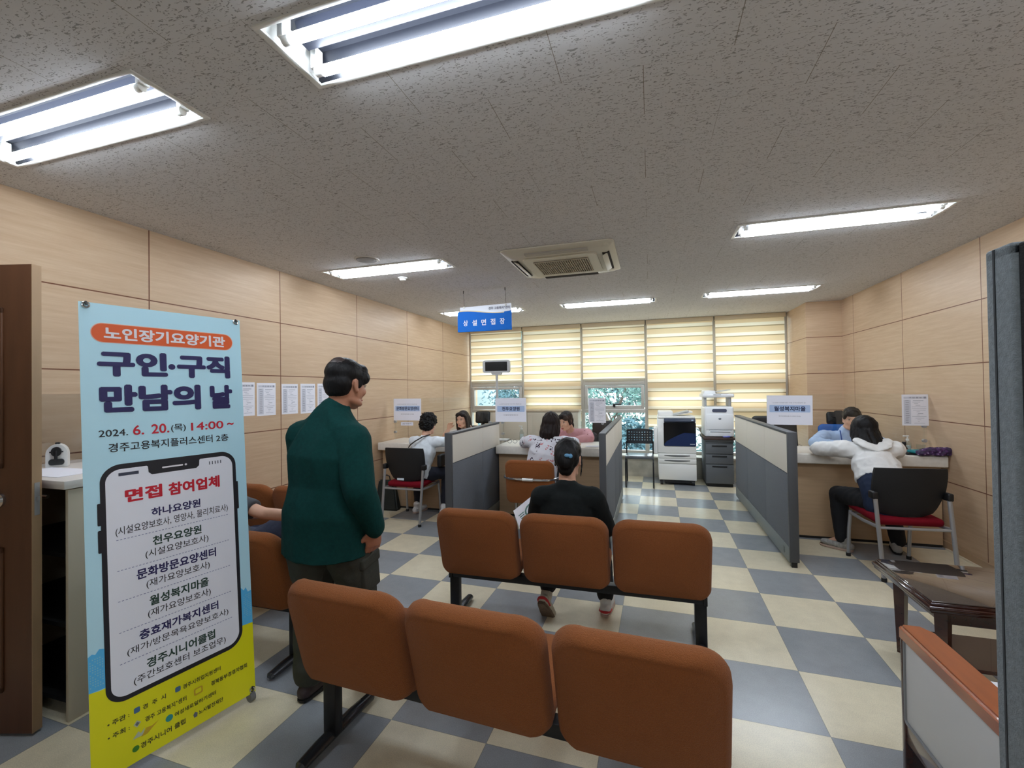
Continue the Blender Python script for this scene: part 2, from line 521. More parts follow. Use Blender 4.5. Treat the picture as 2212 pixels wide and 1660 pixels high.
K = {}
K['wall_y'] = wall_mat('maple_panel_along_y', 'Y', 2.311)
K['wall_yr'] = wall_mat('maple_panel_along_y_right', 'Y', 4.648)
K['wall_x'] = wall_mat('maple_panel_along_x', 'X', 2.75)
K['floor'] = floor_mat(); K['ceil'] = ceil_mat()
K['wood_face'] = mat('maple_counter_board', (194, 164, 130), 0.45, var=0.06, vscale=3, stretch=(1, 1, 14))
K['alu'] = mat('window_frame_metal', (176, 172, 165), 0.4, 0.1)
K['alu_dark'] = mat('window_frame_shade', (120, 116, 112), 0.5)
K['glass'] = glass_mat('window_glass', (0.80, 0.90, 0.92), 0.05)
K['acrylic'] = glass_mat('clear_acrylic', (0.975, 0.985, 0.98), 0.035, 0.03)
K['plaster'] = mat('sill_wall_paint', (196, 192, 182), 0.7, var=0.12, vscale=5)
K['white'] = mat('white_enamel', (226, 226, 222), 0.35)
K['refl'] = mat('fixture_reflector', (30, 32, 39), 0.35, 0.2)
K['black'] = mat('black_plastic', (22, 22, 24), 0.5)
K['chrome'] = mat('chrome', (210, 212, 215), 0.18, 1.0)
K['silver'] = mat('silver_painted_steel', (172, 174, 178), 0.35, 0.6)
K['darkmetal'] = mat('dark_steel', (34, 34, 36), 0.4, 0.4)
K['paper'] = mat('paper', (238, 238, 246), 0.7)
K['ink'] = mat('black_ink', (28, 28, 34), 0.6)
K['grayink'] = mat('grey_ink', (140, 142, 152), 0.7)
K['palegray'] = mat('pale_grey_print', (205, 207, 218), 0.7)

# fluorescent fixtures: three columns, three rows, plus one added fill lamp behind the camera
LIGHTS = [(-2.45, 3.815), (-2.45, 6.385), (-0.56, 1.285), (-0.56, 6.385), (1.315, 3.815), (1.34, 6.33), (-2.475, 1.295), (1.32, 1.285), (1.32, -1.26)]
LX, LY = 0.655, 0.146
# floor, ceiling with openings, walls
struct('floor', MB().b2((XL - 0.1, -2.9, -0.1), (XR + 0.1, 8.75, 0)), K['floor'])
xs = sorted({XL - 0.1, XR + 0.1} | {round(x + s * LX, 4) for x, _ in LIGHTS for s in (-1, 1)})
ys = sorted({-2.9, 8.75} | {round(y + s * LY, 4) for _, y in LIGHTS for s in (-1, 1)})
mb = MB()
for i in range(len(xs) - 1):
    for j in range(len(ys) - 1):
        mx, my = (xs[i] + xs[i + 1]) / 2, (ys[j] + ys[j + 1]) / 2
        if any(abs(mx - x) < LX and abs(my - y) < LY for x, y in LIGHTS): continue
        mb.quad((xs[i], ys[j], CZ), (xs[i], ys[j + 1], CZ), (xs[i + 1], ys[j + 1], CZ), (xs[i + 1], ys[j], CZ))
bmesh.ops.remove_doubles(mb.bm, verts=mb.bm.verts[:], dist=1e-4)
ce = struct('ceiling', mb, K['ceil'], smooth=None)
mb = MB()  # slab above, closes the ceiling void
struct('trim_1', MB().b2((XL - 0.1, -2.9, CZ + 0.14), (XR + 0.1, 8.75, CZ + 0.2)), K['plaster'])
struct('wall_left', MB().b2((XL - 0.1, -2.9, 0), (XL, 8.75, CZ + 0.14)), K['wall_y'])
struct('wall_right', MB().b2((XR, -2.9, 0), (XR + 0.1, 8.75, CZ + 0.14)), K['wall_yr'])
struct('wall_rear', MB().b2((XL, -2.9, 0), (XR, -2.8, CZ + 0.14)), K['plaster'])
struct('wall_pillar', MB().b2((2.18, 7.43, 0), (XR, 8.75, CZ + 0.14)), K['wall_x'])
struct('wall_back', MB().b2((XL, 8.06, 0), (2.18, 8.75, 0.33)).b2((XL, 8.02, 0.33), (2.18, 8.75, 0.36), 0.004), mat('stained_sill_wall', (176, 172, 160), 0.7, var=0.28, vscale=4))
struct('baseboard_right', MB().b2((XR - 0.012, -1.2, 0), (XR, 7.43, 0.07)), mat('baseboard_board', (178, 150, 120), 0.5))
struct('trim_2', MB().b2((XR - 0.03, 3.6, 0.0), (XR - 0.012, 5.15, 0.012)), mat('pale_floor_strip', (224, 214, 190), 0.5))

# ------------------------------------------------------------------ windows
MUL = [-3.483, -2.35, -1.207, -0.06, 1.063, 2.18]
WY = 8.40
for i in range(5):
    x0, x1 = MUL[i], MUL[i + 1]
    w = sthing('window_%d' % (i + 1), ((x0 + x1) / 2, WY, 0.36))
    f = MB()
    t = 0.035
    f.b2((x0, WY - 0.04, 0.36), (x0 + t, WY + 0.06, CZ), 0.003).b2((x1 - t, WY - 0.04, 0.36), (x1, WY + 0.06, CZ), 0.003)
    for za, zb in ((CZ - 0.06, CZ), (0.36, 0.41), (1.60, 1.70), (1.09, 1.15)):
        f.b2((x0 + t, WY - 0.037, za), (x1 - t, WY + 0.057, zb), 0.002)
    struct('window_frame', f, K['alu'], w)
    s = MB()
    a0, a1 = x0 + t + 0.006, x1 - t - 0.006
    s.b2((a0, WY - 0.055, 1.155), (a0 + 0.055, WY + 0.02, 1.595), 0.004).b2((a1 - 0.055, WY - 0.055, 1.155), (a1, WY + 0.02, 1.595), 0.004)
    s.b2((a0 + 0.055, WY - 0.053, 1.155), (a1 - 0.055, WY + 0.018, 1.225), 0.003).b2((a0 + 0.055, WY - 0.053, 1.545), (a1 - 0.055, WY + 0.018, 1.595), 0.003)
    struct('awning_sash', s, K['alu'], w)
    for z0, z1 in ((0.41, 1.09), (1.20, 1.56), (1.70, CZ - 0.06)):
        struct('pane', MB().quad((x0 + t, WY, z0), (x1 - t, WY, z0), (x1 - t, WY, z1), (x0 + t, WY, z1)), K['glass'], w, None)
    if i == 2:
        cx = -0.58
        struct('window_latch', MB().b2((cx - 0.075, WY - 0.075, 1.235), (cx + 0.075, WY - 0.055, 1.262), 0.006).b2((cx - 0.075, WY - 0.10, 1.20), (cx - 0.03, WY - 0.06, 1.262), 0.008), K['darkmetal'], w)

bl_lo, bl_hi = (241, 215, 174), (250, 237, 213)
BL = [(0, 1.70, 0.136, bl_lo, bl_hi, 'leftmost day-and-night blind, stopping above the window glass beside the display pole'),
      (1, 0.93, 0.152, bl_lo, bl_hi, 'day-and-night blind behind the floral woman, lowered to the low cabinet top'),
      (2, 1.70, 0.135, bl_lo, bl_hi, 'day-and-night blind ending over the uncovered window with the latch'),
      (3, 0.84, 0.160, bl_lo, bl_hi, 'day-and-night blind lowered behind the large photocopier'),
      (4, 0.80, 0.160, bl_lo, bl_hi, 'rightmost day-and-night blind, lowered behind the office laser printer')]
for i, zb, per, lo, hi, lab in BL:
    x0, x1 = MUL[i] + 0.022, MUL[i + 1] - 0.022
    if i == 0: x0 += 0.035
    if i == 4: x1 -= 0.03
    y = 8.30
    b = thing('roller_blind', lab, 'blind', ((x0 + x1) / 2, y, zb), 0, 'day-and-night blinds along the window wall')
    obj('headrail', MB().b2((x0 - 0.012, y - 0.045, CZ - 0.075), (x1 + 0.012, y + 0.045, CZ - 0.002), 0.006), mat('blind_headrail', (198, 180, 148), 0.5), b)
    mb = MB()
    n = max(4, int(round((CZ - 0.075 - zb) / (per / 6))))
    V = []; F = []
    for k in range(n + 1):
        z = zb + 0.02 + (CZ - 0.075 - zb - 0.02) * k / n
        ph = (((z - zb) / per) % 1.0)
        yy = y - 0.012 * (1 - ph) 
        V += [(x0, yy, z), (x1, yy, z)]
        if k: F.append((2 * k - 2, 2 * k - 1, 2 * k + 1, 2 * k))
    mb.add(V, F)
    obj('fabric', mb, blind_mat('blind_fabric_%d' % i, per, 0.0, lo, hi), b, None)
    obj('bottom_rail', MB().b2((x0, y - 0.018, zb), (x1, y + 0.008, zb + 0.022), 0.006), mat('blind_rail', (206, 196, 170), 0.5), b)

# ------------------------------------------------------------------ ceiling lights
K['tube'] = mat('lit_fluorescent_tube', (255, 255, 255), 0.4, emit=(232, 243, 255), estr=TUBE)
def ceiling_light():
    t = thing('ceiling_light', '', 'ceiling light', (0, 0, 0), 0, 'recessed twin-tube ceiling lights')
    a, b, d = LX, LY, 0.085
    h = MB()
    o = [(-a, -b), (a, -b), (a, b), (-a, b)]
    i_ = [(-a + 0.02, -b + 0.045), (a - 0.02, -b + 0.045), (a - 0.02, b - 0.045), (-a + 0.02, b - 0.045)]
    V = [Vector((x, y, 0)) for x, y in o] + [Vector((x, y, d)) for x, y in i_]
    h.add(V, [(0, 1, 5, 4), (1, 2, 6, 5), (2, 3, 7, 6), (3, 0, 4, 7), (4, 5, 6, 7)])
    obj('housing', h, K['refl'], t, None, local=True)
    for sx in (-1, 1):
        e_ = MB().add([(sx * (a - 0.001), -b + 0.002, 0.0), (sx * (a - 0.001), b - 0.002, 0.0), (sx * (a - 0.021), b - 0.046, d - 0.001), (sx * (a - 0.021), -b + 0.046, d - 0.001)], [(0, 1, 2, 3)])
        obj('end_plate', e_, K['white'], t, None, local=True)
    f = MB()
    for x0, x1, y0, y1 in ((-a - 0.012, a + 0.012, -b - 0.012, -b + 0.004), (-a - 0.012, a + 0.012, b - 0.004, b + 0.012), (-a - 0.012, -a + 0.012, -b, b), (a - 0.012, a + 0.012, -b, b)):
        f.b2((x0, y0, -0.006), (x1, y1, 0.004), 0.002)
    obj('frame', f, K['white'], t, local=True)
    s = MB().prism([(-0.045, 0.085), (0.045, 0.085), (0.02, 0.03), (-0.02, 0.03)], -a + 0.06, a - 0.06, Matrix(((0, 0, 1, 0), (1, 0, 0, 0), (0, 1, 0, 0), (0, 0, 0, 1))))
    obj('ballast_cover', s, mat('ballast_cover_steel', (38, 41, 52), 0.4, 0.2), t, local=True)
    for sy in (-1, 1):
        y = sy * 0.078
        obj('fluorescent_tube', MB().cyl((-a + 0.075, y, -0.006), (a - 0.075, y, -0.006), 0.019, n=12), K['tube'], t, local=True)
        for sx in (-1, 1):
            obj('lamp_holder', MB().b2((sx * (a - 0.045) - 0.012, y - 0.02, 0.0), (sx * (a - 0.045) + 0.012, y + 0.02, 0.08), 0.003)
                .cyl((sx * (a - 0.078), y, -0.006), (sx * (a - 0.045), y, -0.006), 0.017, n=12), K['white'], t, local=True)
    return t
labs = ['twin-tube ceiling light over the aisle beside the left wall, next to the round speaker',
        'far left ceiling light half hidden behind the blue hanging sign',
        'largest ceiling light, cut off by the top edge of the picture',
        'far ceiling light between the blue sign and the right-hand far light',
        'ceiling light nearest the right wall, right of the air conditioner',
        'far right ceiling light in front of the wooden pillar',
        'big ceiling light at the left edge of the picture above the doorway',
        'ceiling light overhead to the right, outside the picture',
        'added fill light behind the camera near the right wall, unseen']
L0 = ceiling_light()
for k, ((x, y), lb) in enumerate(zip(LIGHTS, labs)):
    if k == 0:
        L0.location = (x, y, CZ); L0['label'] = lb; WM[L0.name] = Matrix.Translation(Vector((x, y, CZ)))
    else:
        dup(L0, (x, y, CZ), 0, lb)

# ceiling cassette air conditioner
ac = thing('ceiling_air_conditioner', 'square cream ceiling cassette air conditioner with a brown grille', 'air conditioner', (-0.745, 4.11, CZ), 0)
ivory = mat('ivory_plastic', (206, 200, 182), 0.45)
cx, cy = -0.745, 4.11; a = 0.485
p = MB()
o = rrect(-a, a, -a, a, 0.05, 4); i_ = rrect(-a + 0.07, a - 0.07, -a + 0.07, a - 0.07, 0.08, 4)
n = len(o)
V = [(cx + x, cy + y, CZ - 0.002) for x, y in o] + [(cx + x, cy + y, CZ - 0.012) for x, y in o] + [(cx + x, cy + y, CZ - 0.045) for x, y in i_]
F = [(k, (k + 1) % n, n + (k + 1) % n, n + k) for k in range(n)] + [(n + k, n + (k + 1) % n, 2 * n + (k + 1) % n, 2 * n + k) for k in range(n)] + [tuple(2 * n + k for k in range(n))]
obj('panel', p.add(V, F), ivory, ac)
obj('centre_plate', MB().prism(rrect(cx - 0.33, cx + 0.33, cy - 0.31, cy + 0.31, 0.05), CZ - 0.058, CZ - 0.04), ivory, ac)
g = MB().b2((cx - 0.245, cy - 0.215, CZ - 0.061), (cx + 0.245, cy + 0.215, CZ - 0.057))
obj('intake_grille', g, mat('grille_recess', (66, 54, 44), 0.7), ac)
g = MB()
for k in range(25):
    x = cx - 0.24 + 0.48 * k / 24
    g.b2((x - 0.004, cy - 0.215, CZ - 0.068), (x + 0.004, cy + 0.215, CZ - 0.06))
for k in range(9):
    y = cy - 0.21 + 0.42 * k / 8
    g.b2((cx - 0.245, y - 0.004, CZ - 0.068), (cx + 0.245, y + 0.004, CZ - 0.06))
obj('grille_bars', g, mat('grille_bars_beige', (176, 164, 142), 0.5), ac)
slot = mat('air_slot_dark', (38, 30, 26), 0.8)
for q in range(4):
    R_ = Matrix.Translation((cx, cy, CZ)) @ Matrix.Rotation(q * pi / 2, 4, 'Z')
    obj('outlet_slot', MB().b2((-0.27, -0.435, -0.05), (0.27, -0.375, -0.027)).xf(R_), slot if q else mat('closed_louvre', (158, 150, 138), 0.5), ac)
    if q in (1, 3):
        obj('louvre', MB().box((0, -0.40, -0.055), (0.50, 0.062, 0.008), 0.003, rot=Matrix.Rotation(-0.5, 3, 'X')).xf(R_), ivory, ac)

sp = thing('ceiling_speaker', 'round grey speaker grille flush in the ceiling near the left wall', 'speaker', (-2.44, 3.46, CZ))
obj('rim', MB().rings([((-2.44, 3.46, CZ), 0.11), ((-2.44, 3.46, CZ - 0.008), 0.108)], 32), mat('speaker_rim', (190, 186, 178), 0.5), sp)
obj('grille', MB().rings([((-2.44, 3.46, CZ - 0.006), 0.094), ((-2.44, 3.46, CZ - 0.012), 0.088)], 32), mat('speaker_mesh', (128, 124, 118), 0.7, bump=0.8, bscale=400), sp)
sd = thing('smoke_detector', 'small white smoke detector on the ceiling beyond the left light', 'smoke detector', (-2.485, 4.152, CZ))
obj('base', MB().rings([((-2.485, 4.152, CZ), 0.05), ((-2.485, 4.152, CZ - 0.012), 0.048)], 24), K['white'], sd)
obj('sensor_dome', MB().rings([((-2.485, 4.152, CZ - 0.012), 0.036), ((-2.485, 4.152, CZ - 0.03), 0.03), ((-2.485, 4.152, CZ - 0.036), 0.015)], 24), K['white'], sd)

# hanging sign
sg = thing('hanging_sign', 'blue hanging sign with white lettering under a white wave, hung from two wires', 'sign', (-1.875, 4.97, 2.25))
blue = mat('sign_blue', (8, 104, 200), 0.6, spec=0.2)
P = (Vector((-2.215, 4.955, 2.56)), Vector((1, 0, 0)), Vector((0, 0, -1)), Vector((0, -1, 0)))
wv = [(u, 0.085 + 0.022 * cos(u / 0.68 * 2 * pi * 0.75 + 2.6) - 0.01) for u in [0.68 * k / 24 for k in range(25)]]
obj('panel', MB().b2((-2.215, 4.955, 2.25), (-1.535, 4.985, 2.56 - 0.10), 0.003), blue, sg)
obj('header_board', MB().prism([(u, v) for u, v in [(0.03, 0.012)] + [(0.676, 0.0), (0.68, 0.10), (0.03, 0.10)]], 0.002, 0.02,
    Matrix(((1, 0, 0, -2.215), (0, 0, 1, 4.955), (0, -1, 0, 2.56), (0, 0, 0, 1)))), mat('sign_white', (226, 230, 238), 0.4), sg)
flat('blue_field', [[(0, 0.31), (0, 0.075)] + wv[1:-1] + [(0.68, 0.085), (0.68, 0.31)]], P, blue, sg, 0.004)
gold = mat('sign_gold', (214, 196, 150), 0.4)
flat('gold_wave', [[wv[k], wv[k + 1], (wv[k + 1][0], wv[k + 1][1] + 0.011), (wv[k][0], wv[k][1] + 0.011)] for k in range(1, 21)], P, gold, sg, 0.006)
for k, ch in enumerate('상설면접장'):
    u = 0.105 + 0.1165 * k
    letter('sign_lettering', ch, (u - 0.030, u + 0.030, 0.170, 0.242), P, K['paper'], sg, 0.022, lift=0.006)
letter('small_lettering', '경주 고용복지⁺센터', (0.40, 0.665, 0.028, 0.062), P, mat('slate_ink', (92, 96, 116), 0.6), sg, 0.012, lift=0.004)
for x, xt in ((-2.13, -2.14), (-1.60, -1.61)):
    obj('hanging_wire', MB().tube([(x, 4.965, 2.55), (xt, 4.965, CZ)], 0.0018, 6), K['darkmetal'], sg)
    obj('wire_hook', MB().ell((x, 4.955, 2.545), (0.014, 0.008, 0.014)), K['white'], sg)
    obj('ceiling_hook', MB().cyl((xt, 4.965, CZ), (xt, 4.965, CZ - 0.035), 0.005), K['darkmetal'], sg)
# ------------------------------------------------------------------ counters and partitions
laminate = mat('counter_laminate', (226, 221, 212), 0.35, var=0.05, vscale=30)
toe = mat('toe_kick_black', (30, 28, 26), 0.7)
CT = 0.87
def counter(x0, x1, label):
    t = thing('counter_desk', label, 'counter', ((x0 + x1) / 2, 5.45, 0), 0, 'interview counters')
    obj('front_panel', MB().b2((x0 + 0.005, 5.20, 0.025), (x1 - 0.005, 5.225, 0.77)), K['wood_face'], t)
    obj('toe_strip', MB().b2((x0 + 0.01, 5.205, 0.0), (x1 - 0.01, 5.22, 0.025)), toe, t)
    obj('worktop', MB().b2((x0, 5.09, 0.768), (x1, 5.72, CT), 0.012, 3), laminate, t)
    obj('side_panel', MB().b2((x0 + 0.005, 5.225, 0.0), (x0 + 0.03, 5.70, 0.768)), K['wood_face'], t)
    obj('side_panel', MB().b2((x1 - 0.03, 5.225, 0.0), (x1 - 0.005, 5.70, 0.768)), K['wood_face'], t)
    return t
counter(XL + 0.03, -1.905, 'left interview counter with a pale worktop, against the left wall')
counter(-1.80, -0.455, 'middle interview counter between the two grey partitions')
counter(1.19, XR - 0.015, 'right interview counter beside the right wall, under the folded umbrella')

pgrey = mat('partition_slate_fabric', (105, 110, 119), 0.8, var=0.08, vscale=120, bump=0.4, bscale=500)
pcream = mat('partition_cream_fabric', (232, 228, 218), 0.85, bump=0.3, bscale=600)
ppost = mat('partition_frame_grey', (76, 78, 82), 0.5)
pbase = mat('partition_base_metal', (130, 137, 137), 0.45, 0.3)
def partition(x0, x1, y0, y1, joints, h, label, zmid=0.79):
    t = thing('office_partition', label, 'partition', ((x0 + x1) / 2, (y0 + y1) / 2, 0), 0, 'grey desk partitions')
    obj('end_post', MB().b2((x0, y0, 0.045), (x1, y0 + 0.035, h), 0.004), ppost, t)
    obj('top_cap', MB().b2((x0, y0 + 0.035, h - 0.022), (x1, y1, h), 0.004), ppost, t)
    obj('foot_glide', MB().b2((x0 + 0.015, y0 + 0.01, 0), (x1 - 0.015, y0 + 0.05, 0.045)), K['black'], t)
    ys_ = [y0 + 0.035] + joints + [y1]
    for a, b in zip(ys_[:-1], ys_[1:]):
        obj('lower_panel', MB().b2((x0 + 0.006, a + 0.002, 0.165), (x1 - 0.006, b - 0.002, zmid - 0.003), 0.004), pgrey, t)
        obj('upper_panel', MB().b2((x0 + 0.004, a + 0.002, zmid + 0.003), (x1 - 0.004, b - 0.002, h - 0.022), 0.004), pcream, t)
    obj('base_channel', MB().b2((x0 + 0.002, y0 + 0.035, 0.03), (x1 - 0.002, y1, 0.162), 0.004), pbase, t)
    obj('socket_plate', MB().b2((x0 - 0.001 if x0 > 0 else x1 - 0.001, y0 + 0.16, 0.075), (x0 + 0.003 if x0 > 0 else x1 + 0.001, y0 + 0.20, 0.125)), mat('socket_grey', (96, 102, 102), 0.5), t)
    return t
partition(-1.885, -1.815, 3.87, 5.30, [4.72], 1.14, 'grey and cream partition between the left and middle counters', 0.845)
partition(-0.445, -0.385, 4.03, 6.45, [5.10, 5.75], 1.145, 'grey and cream partition left of the tiled aisle, by the middle counter', 0.835)
partition(1.11, 1.182, 4.31, 6.80, [5.14, 6.03], 1.15, 'long grey and cream partition right of the tiled aisle', 0.79)

# acrylic guards on the counters, with their bolted clips
def guard(x0, x1, clips, label, y=5.42, zt=1.45):
    t = thing('acrylic_guard', label, 'acrylic screen', ((x0 + x1) / 2, y, CT), 0, 'clear acrylic guards')
    obj('sheet', MB().b2((x0, y - 0.002, CT + 0.03), (x1, y + 0.002, zt)), K['acrylic'], t)
    for x in clips:
        obj('support_post', MB().b2((x - 0.006, y + 0.004, CT), (x + 0.006, y + 0.02, CT + 0.29), 0.002), K['acrylic'], t)
        for z in (CT + 0.11, CT + 0.255):
            obj('clip_bolt', MB().cyl((x, y - 0.012, z), (x, y + 0.022, z), 0.017, n=16), K['silver'], t)
    return t
guard(-3.41, -1.95, [-3.39, -1.99], 'clear acrylic guard on the left counter')
guard(-1.84, -0.50, [-1.815, -0.55], 'clear acrylic guard on the middle counter')
guard(1.20, 2.61, [1.25, 2.59], 'clear acrylic guard on the right counter')

# paper signs taped to the guards
band = mat('sign_blue_band', (176, 198, 232), 0.7)
navy = mat('navy_ink', (34, 44, 84), 0.6)
white_sheet = mat('sign_paper', (236, 238, 250), 0.6)
def desk_sign(x0, x1, z0, z1, name, sub, label, tilt=0.0, y=5.405):
    t = thing('desk_sign', label, 'sign', ((x0 + x1) / 2, y, z0), 0, 'company name signs')
    w, h = x1 - x0, z1 - z0
    P = (Vector((x0, y, z1)), Vector((cos(tilt), 0, sin(tilt))), Vector((sin(tilt), 0, -cos(tilt))), Vector((0, -1, 0)))
    obj('sheet', MB().prism(rect(0, w, 0, h), -0.0008, 0.0008, Matrix((P[1], P[2], P[3])).transposed().to_4x4()).xf(Matrix.Translation(P[0])), white_sheet, t)
    flat('name_band', [rrect(w * 0.06, w * 0.95, h * 0.33, h * 0.575, 0.008, 3)], P, band, t, 0.0012)
    n = len(name)
    lw = min(0.80, 0.115 * n)
    letter('name_lettering', name, (w * (0.505 - lw / 2), w * (0.505 + lw / 2), h * 0.37, h * 0.535), P, navy, t, 0.03, lift=0.002)
    letter('event_line', '노인장기요양기관 구인·구직 만남의 날', (w * 0.13, w * 0.85, h * 0.235, h * 0.265), P, K['grayink'], t, 0.02, lift=0.0015)
    letter('role_line', sub, (w * 0.26, w * 0.74, h * 0.69, h * 0.73), P, K['grayink'], t, 0.02, lift=0.0015)
    return t
desk_sign(-3.40, -2.975, 1.142, 1.442, '문화방문요양센터', '재가요양보호사 채용', 'white paper sign on the left counter guard, longest blue-banded name')
desk_sign(-1.905, -1.495, 1.134, 1.438, '천우요양원', '시설요양보호사', 'white paper sign on the middle counter guard, under the display pole')
desk_sign(1.203, 1.632, 1.130, 1.443, '월성복지마을', '재가요양보호사 (야간·주간)', 'white paper sign on the right counter guard, above the end of the aisle partition', -0.01)
t = thing('small_note', 'small white strip of paper under the left counter sign', 'note', (-3.19, 5.405, 1.06))
P = (Vector((-3.295, 5.405, 1.122)), Vector((1, 0, 0.03)), Vector((0.03, 0, -1)), Vector((0, -1, 0)))
obj('sheet', MB().b2((-3.29, 5.404, 1.072), (-3.10, 5.406, 1.118)), white_sheet, t)
letter('note_lettering', '상담 가능합니다', (0.03, 0.17, 0.015, 0.037), P, K['grayink'], t, 0.01, lift=0.003)

# job notices: header, grey left column of row labels, text rows
def notice(label, O, U, N, w, h, group):
    t = thing('job_notice', label, 'notice', O + U * w / 2 + Vector((0, 0, -h)), 0, group)
    W = Vector((0, 0, -1))
    P = (O, U, W, N)
    M = Matrix((U, W, N)).transposed().to_4x4(); M.translation = O
    obj('sheet', MB().prism(rect(0, w, 0, h), 0.0, 0.0012, M), K['paper'], t)
    flat('label_column', [rect(w * 0.07, w * 0.34, h * 0.17, h * 0.955), rect(w * 0.07, w * 0.94, h * 0.07, h * 0.135)], P, K['palegray'], t, 0.0018)
    letter('title_lettering', '구 인 정 보', (w * 0.27, w * 0.76, h * 0.078, h * 0.125), P, K['grayink'], t, 0.03, lift=0.0024)
    flat('stamp_box', [rect(w * 0.83, w * 0.92, h * 0.07, h * 0.13)], P, mat('stamp_grey', (150, 152, 166), 0.7), t, 0.0026)
    rl, tx = [], []
    rng = random.Random(len(label))
    for k in range(13):
        v = h * (0.19 + 0.059 * k)
        rl.append(rect(w * (0.12 + 0.03 * rng.random()), w * (0.29 - 0.05 * rng.random()), v, v + h * 0.014))
    for k, (a, b) in enumerate(((0.42, 0.82), (0.40, 0.70), (0.46, 0.62), (0.52, 0.70), (0.38, 0.92), (0.38, 0.92), (0.42, 0.90), (0.55, 0.68), (0.60, 0.80), (0.56, 0.66), (0.38, 0.92), (0.50, 0.84), (0.58, 0.72), (0.6, 0.66), (0.46, 0.86))):
        v = h * (0.19 + 0.0515 * k)
        tx.append(rect(w * a, w * b, v, v + h * (0.018 if k in (0, 8) else 0.009)))
    flat('row_labels', rl, P, K['grayink'], t, 0.0024)
    flat('text_rows', tx, P, mat('text_grey', (164, 168, 182), 0.7), t, 0.0024)
    return t
for k, (y0, y1, zt, zb) in enumerate([(3.00, 3.212, 1.648, 1.343), (3.235, 3.452, 1.643, 1.334), (3.525, 3.737, 1.636, 1.333), (3.775, 3.985, 1.640, 1.327), (4.022, 4.232, 1.643, 1.335)]):
    notice(['first of the five job notices on the left wall, at the banner edge', 'second of the five job notices, just left of the wall joint',
            'third of the five job notices, just right of the wall joint', 'fourth of the five job notices, left of the standing man',
            'last of the five job notices, mostly behind the standing man'][k], Vector((XL, y0, zt)), Vector((0, 1, 0)), Vector((1, 0, 0)), y1 - y0, zt - zb, 'job notices on the left wall')
notice('job notice taped to the right counter guard above the bottles', Vector((2.405, 5.409, 1.44)), Vector((1, 0, 0)), Vector((0, -1, 0)), 0.215, 0.31, 'job notices on the guards')
notice('job notice on the middle counter guard in front of the clear window', Vector((-0.715, 5.409, 1.428)), Vector((1, 0, 0)), Vector((0, -1, 0)), 0.205, 0.295, 'job notices on the guards')

# ------------------------------------------------------------------ beam seating
fab = mat('brown_seat_fabric', (141, 84, 46), 0.95, var=0.10, vscale=220, bump=0.9, bscale=330, spec=0.12, sheen=0.08)
def pad(mb, W, Hh, t, rt, rb, curve, M, belly=0.0):
    # upholstered pad: outline in local xz (z from 0 to Hh), thickness along y, front face at +y
    k = 9
    out = []
    for cx_, cz_, r, a0 in ((W / 2 - rt, Hh - rt, rt, 0), (-W / 2 + rt, Hh - rt, rt, 90), (-W / 2 + rb, rb, rb, 180), (W / 2 - rb, rb, rb, 270)):
        out += [(cx_ + r * cos(radians(a0 + 90 * i / k)), cz_ + r * sin(radians(a0 + 90 * i / k))) for i in range(k + 1)]
    n = len(out)
    h = t / 2
    rg = [(0.17, -h - belly), (0.09, -h - belly * 0.8), (0.045, -h - belly * 0.3), (0.030, -h), (0.024, -h + 0.0015), (0.019, -h + 0.0005), (0.008, -h + 0.010), (0.0, -h + 0.028),
          (0.0, h - 0.032), (0.006, h - 0.014), (0.02, h - 0.003), (0.04, h + 0.004), (0.09, h + 0.010), (0.17, h + 0.012)]
    V, F = [], []
    zc = Hh / 2
    for d, y in rg:
        sx, sz = 1 - 2 * d / W, 1 - 2 * d / Hh
        for x, z in out:
            xx, zz = x * sx, zc + (z - zc) * sz
            V.append(M @ Vector((xx, y + curve * (xx / (W / 2)) ** 2, zz)))
    for i in range(len(rg) - 1):
        for j in range(n):
            F.append((i * n + j, i * n + (j + 1) % n, (i + 1) * n + (j + 1) % n, (i + 1) * n + j))
    F.append(tuple(range(n))); F.append(tuple((len(rg) - 1) * n + j for j in range(n)))
    return mb.add(V, F)

def seat_row(cols=(-1, 0, 1), hw=0.80):
    t = thing('beam_seating', '', 'waiting chairs', (0, 0, 0), 0, 'rows of brown waiting chairs')
    for k in cols:
        x = 0.555 * k
        Mb = Matrix.Translation((x, -0.145, 0.345)) @ Matrix.Rotation(radians(15), 4, 'X')
        obj('backrest', pad(MB(), 0.535, 0.465, 0.085, 0.115, 0.055, 0.052, Mb, 0.012), fab, t, 60, local=True)
        Ms = Matrix.Translation((x, 0.34, 0.415)) @ Matrix.Rotation(radians(96), 4, 'X')
        obj('seat', pad(MB(), 0.50, 0.45, 0.085, 0.07, 0.05, 0.0, Ms), fab, t, 60, local=True)
        obj('seat_bracket', MB().b2((x - 0.12, -0.08, 0.335), (x + 0.12, 0.16, 0.352)), K['darkmetal'], t, local=True)
    obj('beam', MB().b2((-hw, -0.05, 0.285), (hw, 0.01, 0.338), 0.004).b2((-hw - 0.01, -0.056, 0.28), (-hw + 0.01, 0.016, 0.343)).b2((hw - 0.01, -0.056, 0.28), (hw + 0.01, 0.016, 0.343)), K['darkmetal'], t, local=True)
    for s in (-1, 1):
        x = s * (hw - 0.025)
        lg = obj('leg', MB().b2((x - 0.033, -0.045, 0.03), (x + 0.033, 0.005, 0.29), 0.006), K['darkmetal'], t, local=True)
        obj('foot', MB().tube([(x, -0.215, 0.022), (x, -0.205, 0.026), (x, -0.1, 0.032), (x, 0.1, 0.032), (x, 0.235, 0.024), (x, 0.25, 0.020)], [0.016, 0.026, 0.03, 0.03, 0.026, 0.016], 12, flat=0.72), mat('foot_grey_metal', (74, 76, 80), 0.25, 0.7), t, local=True)
    return t
sr = seat_row()
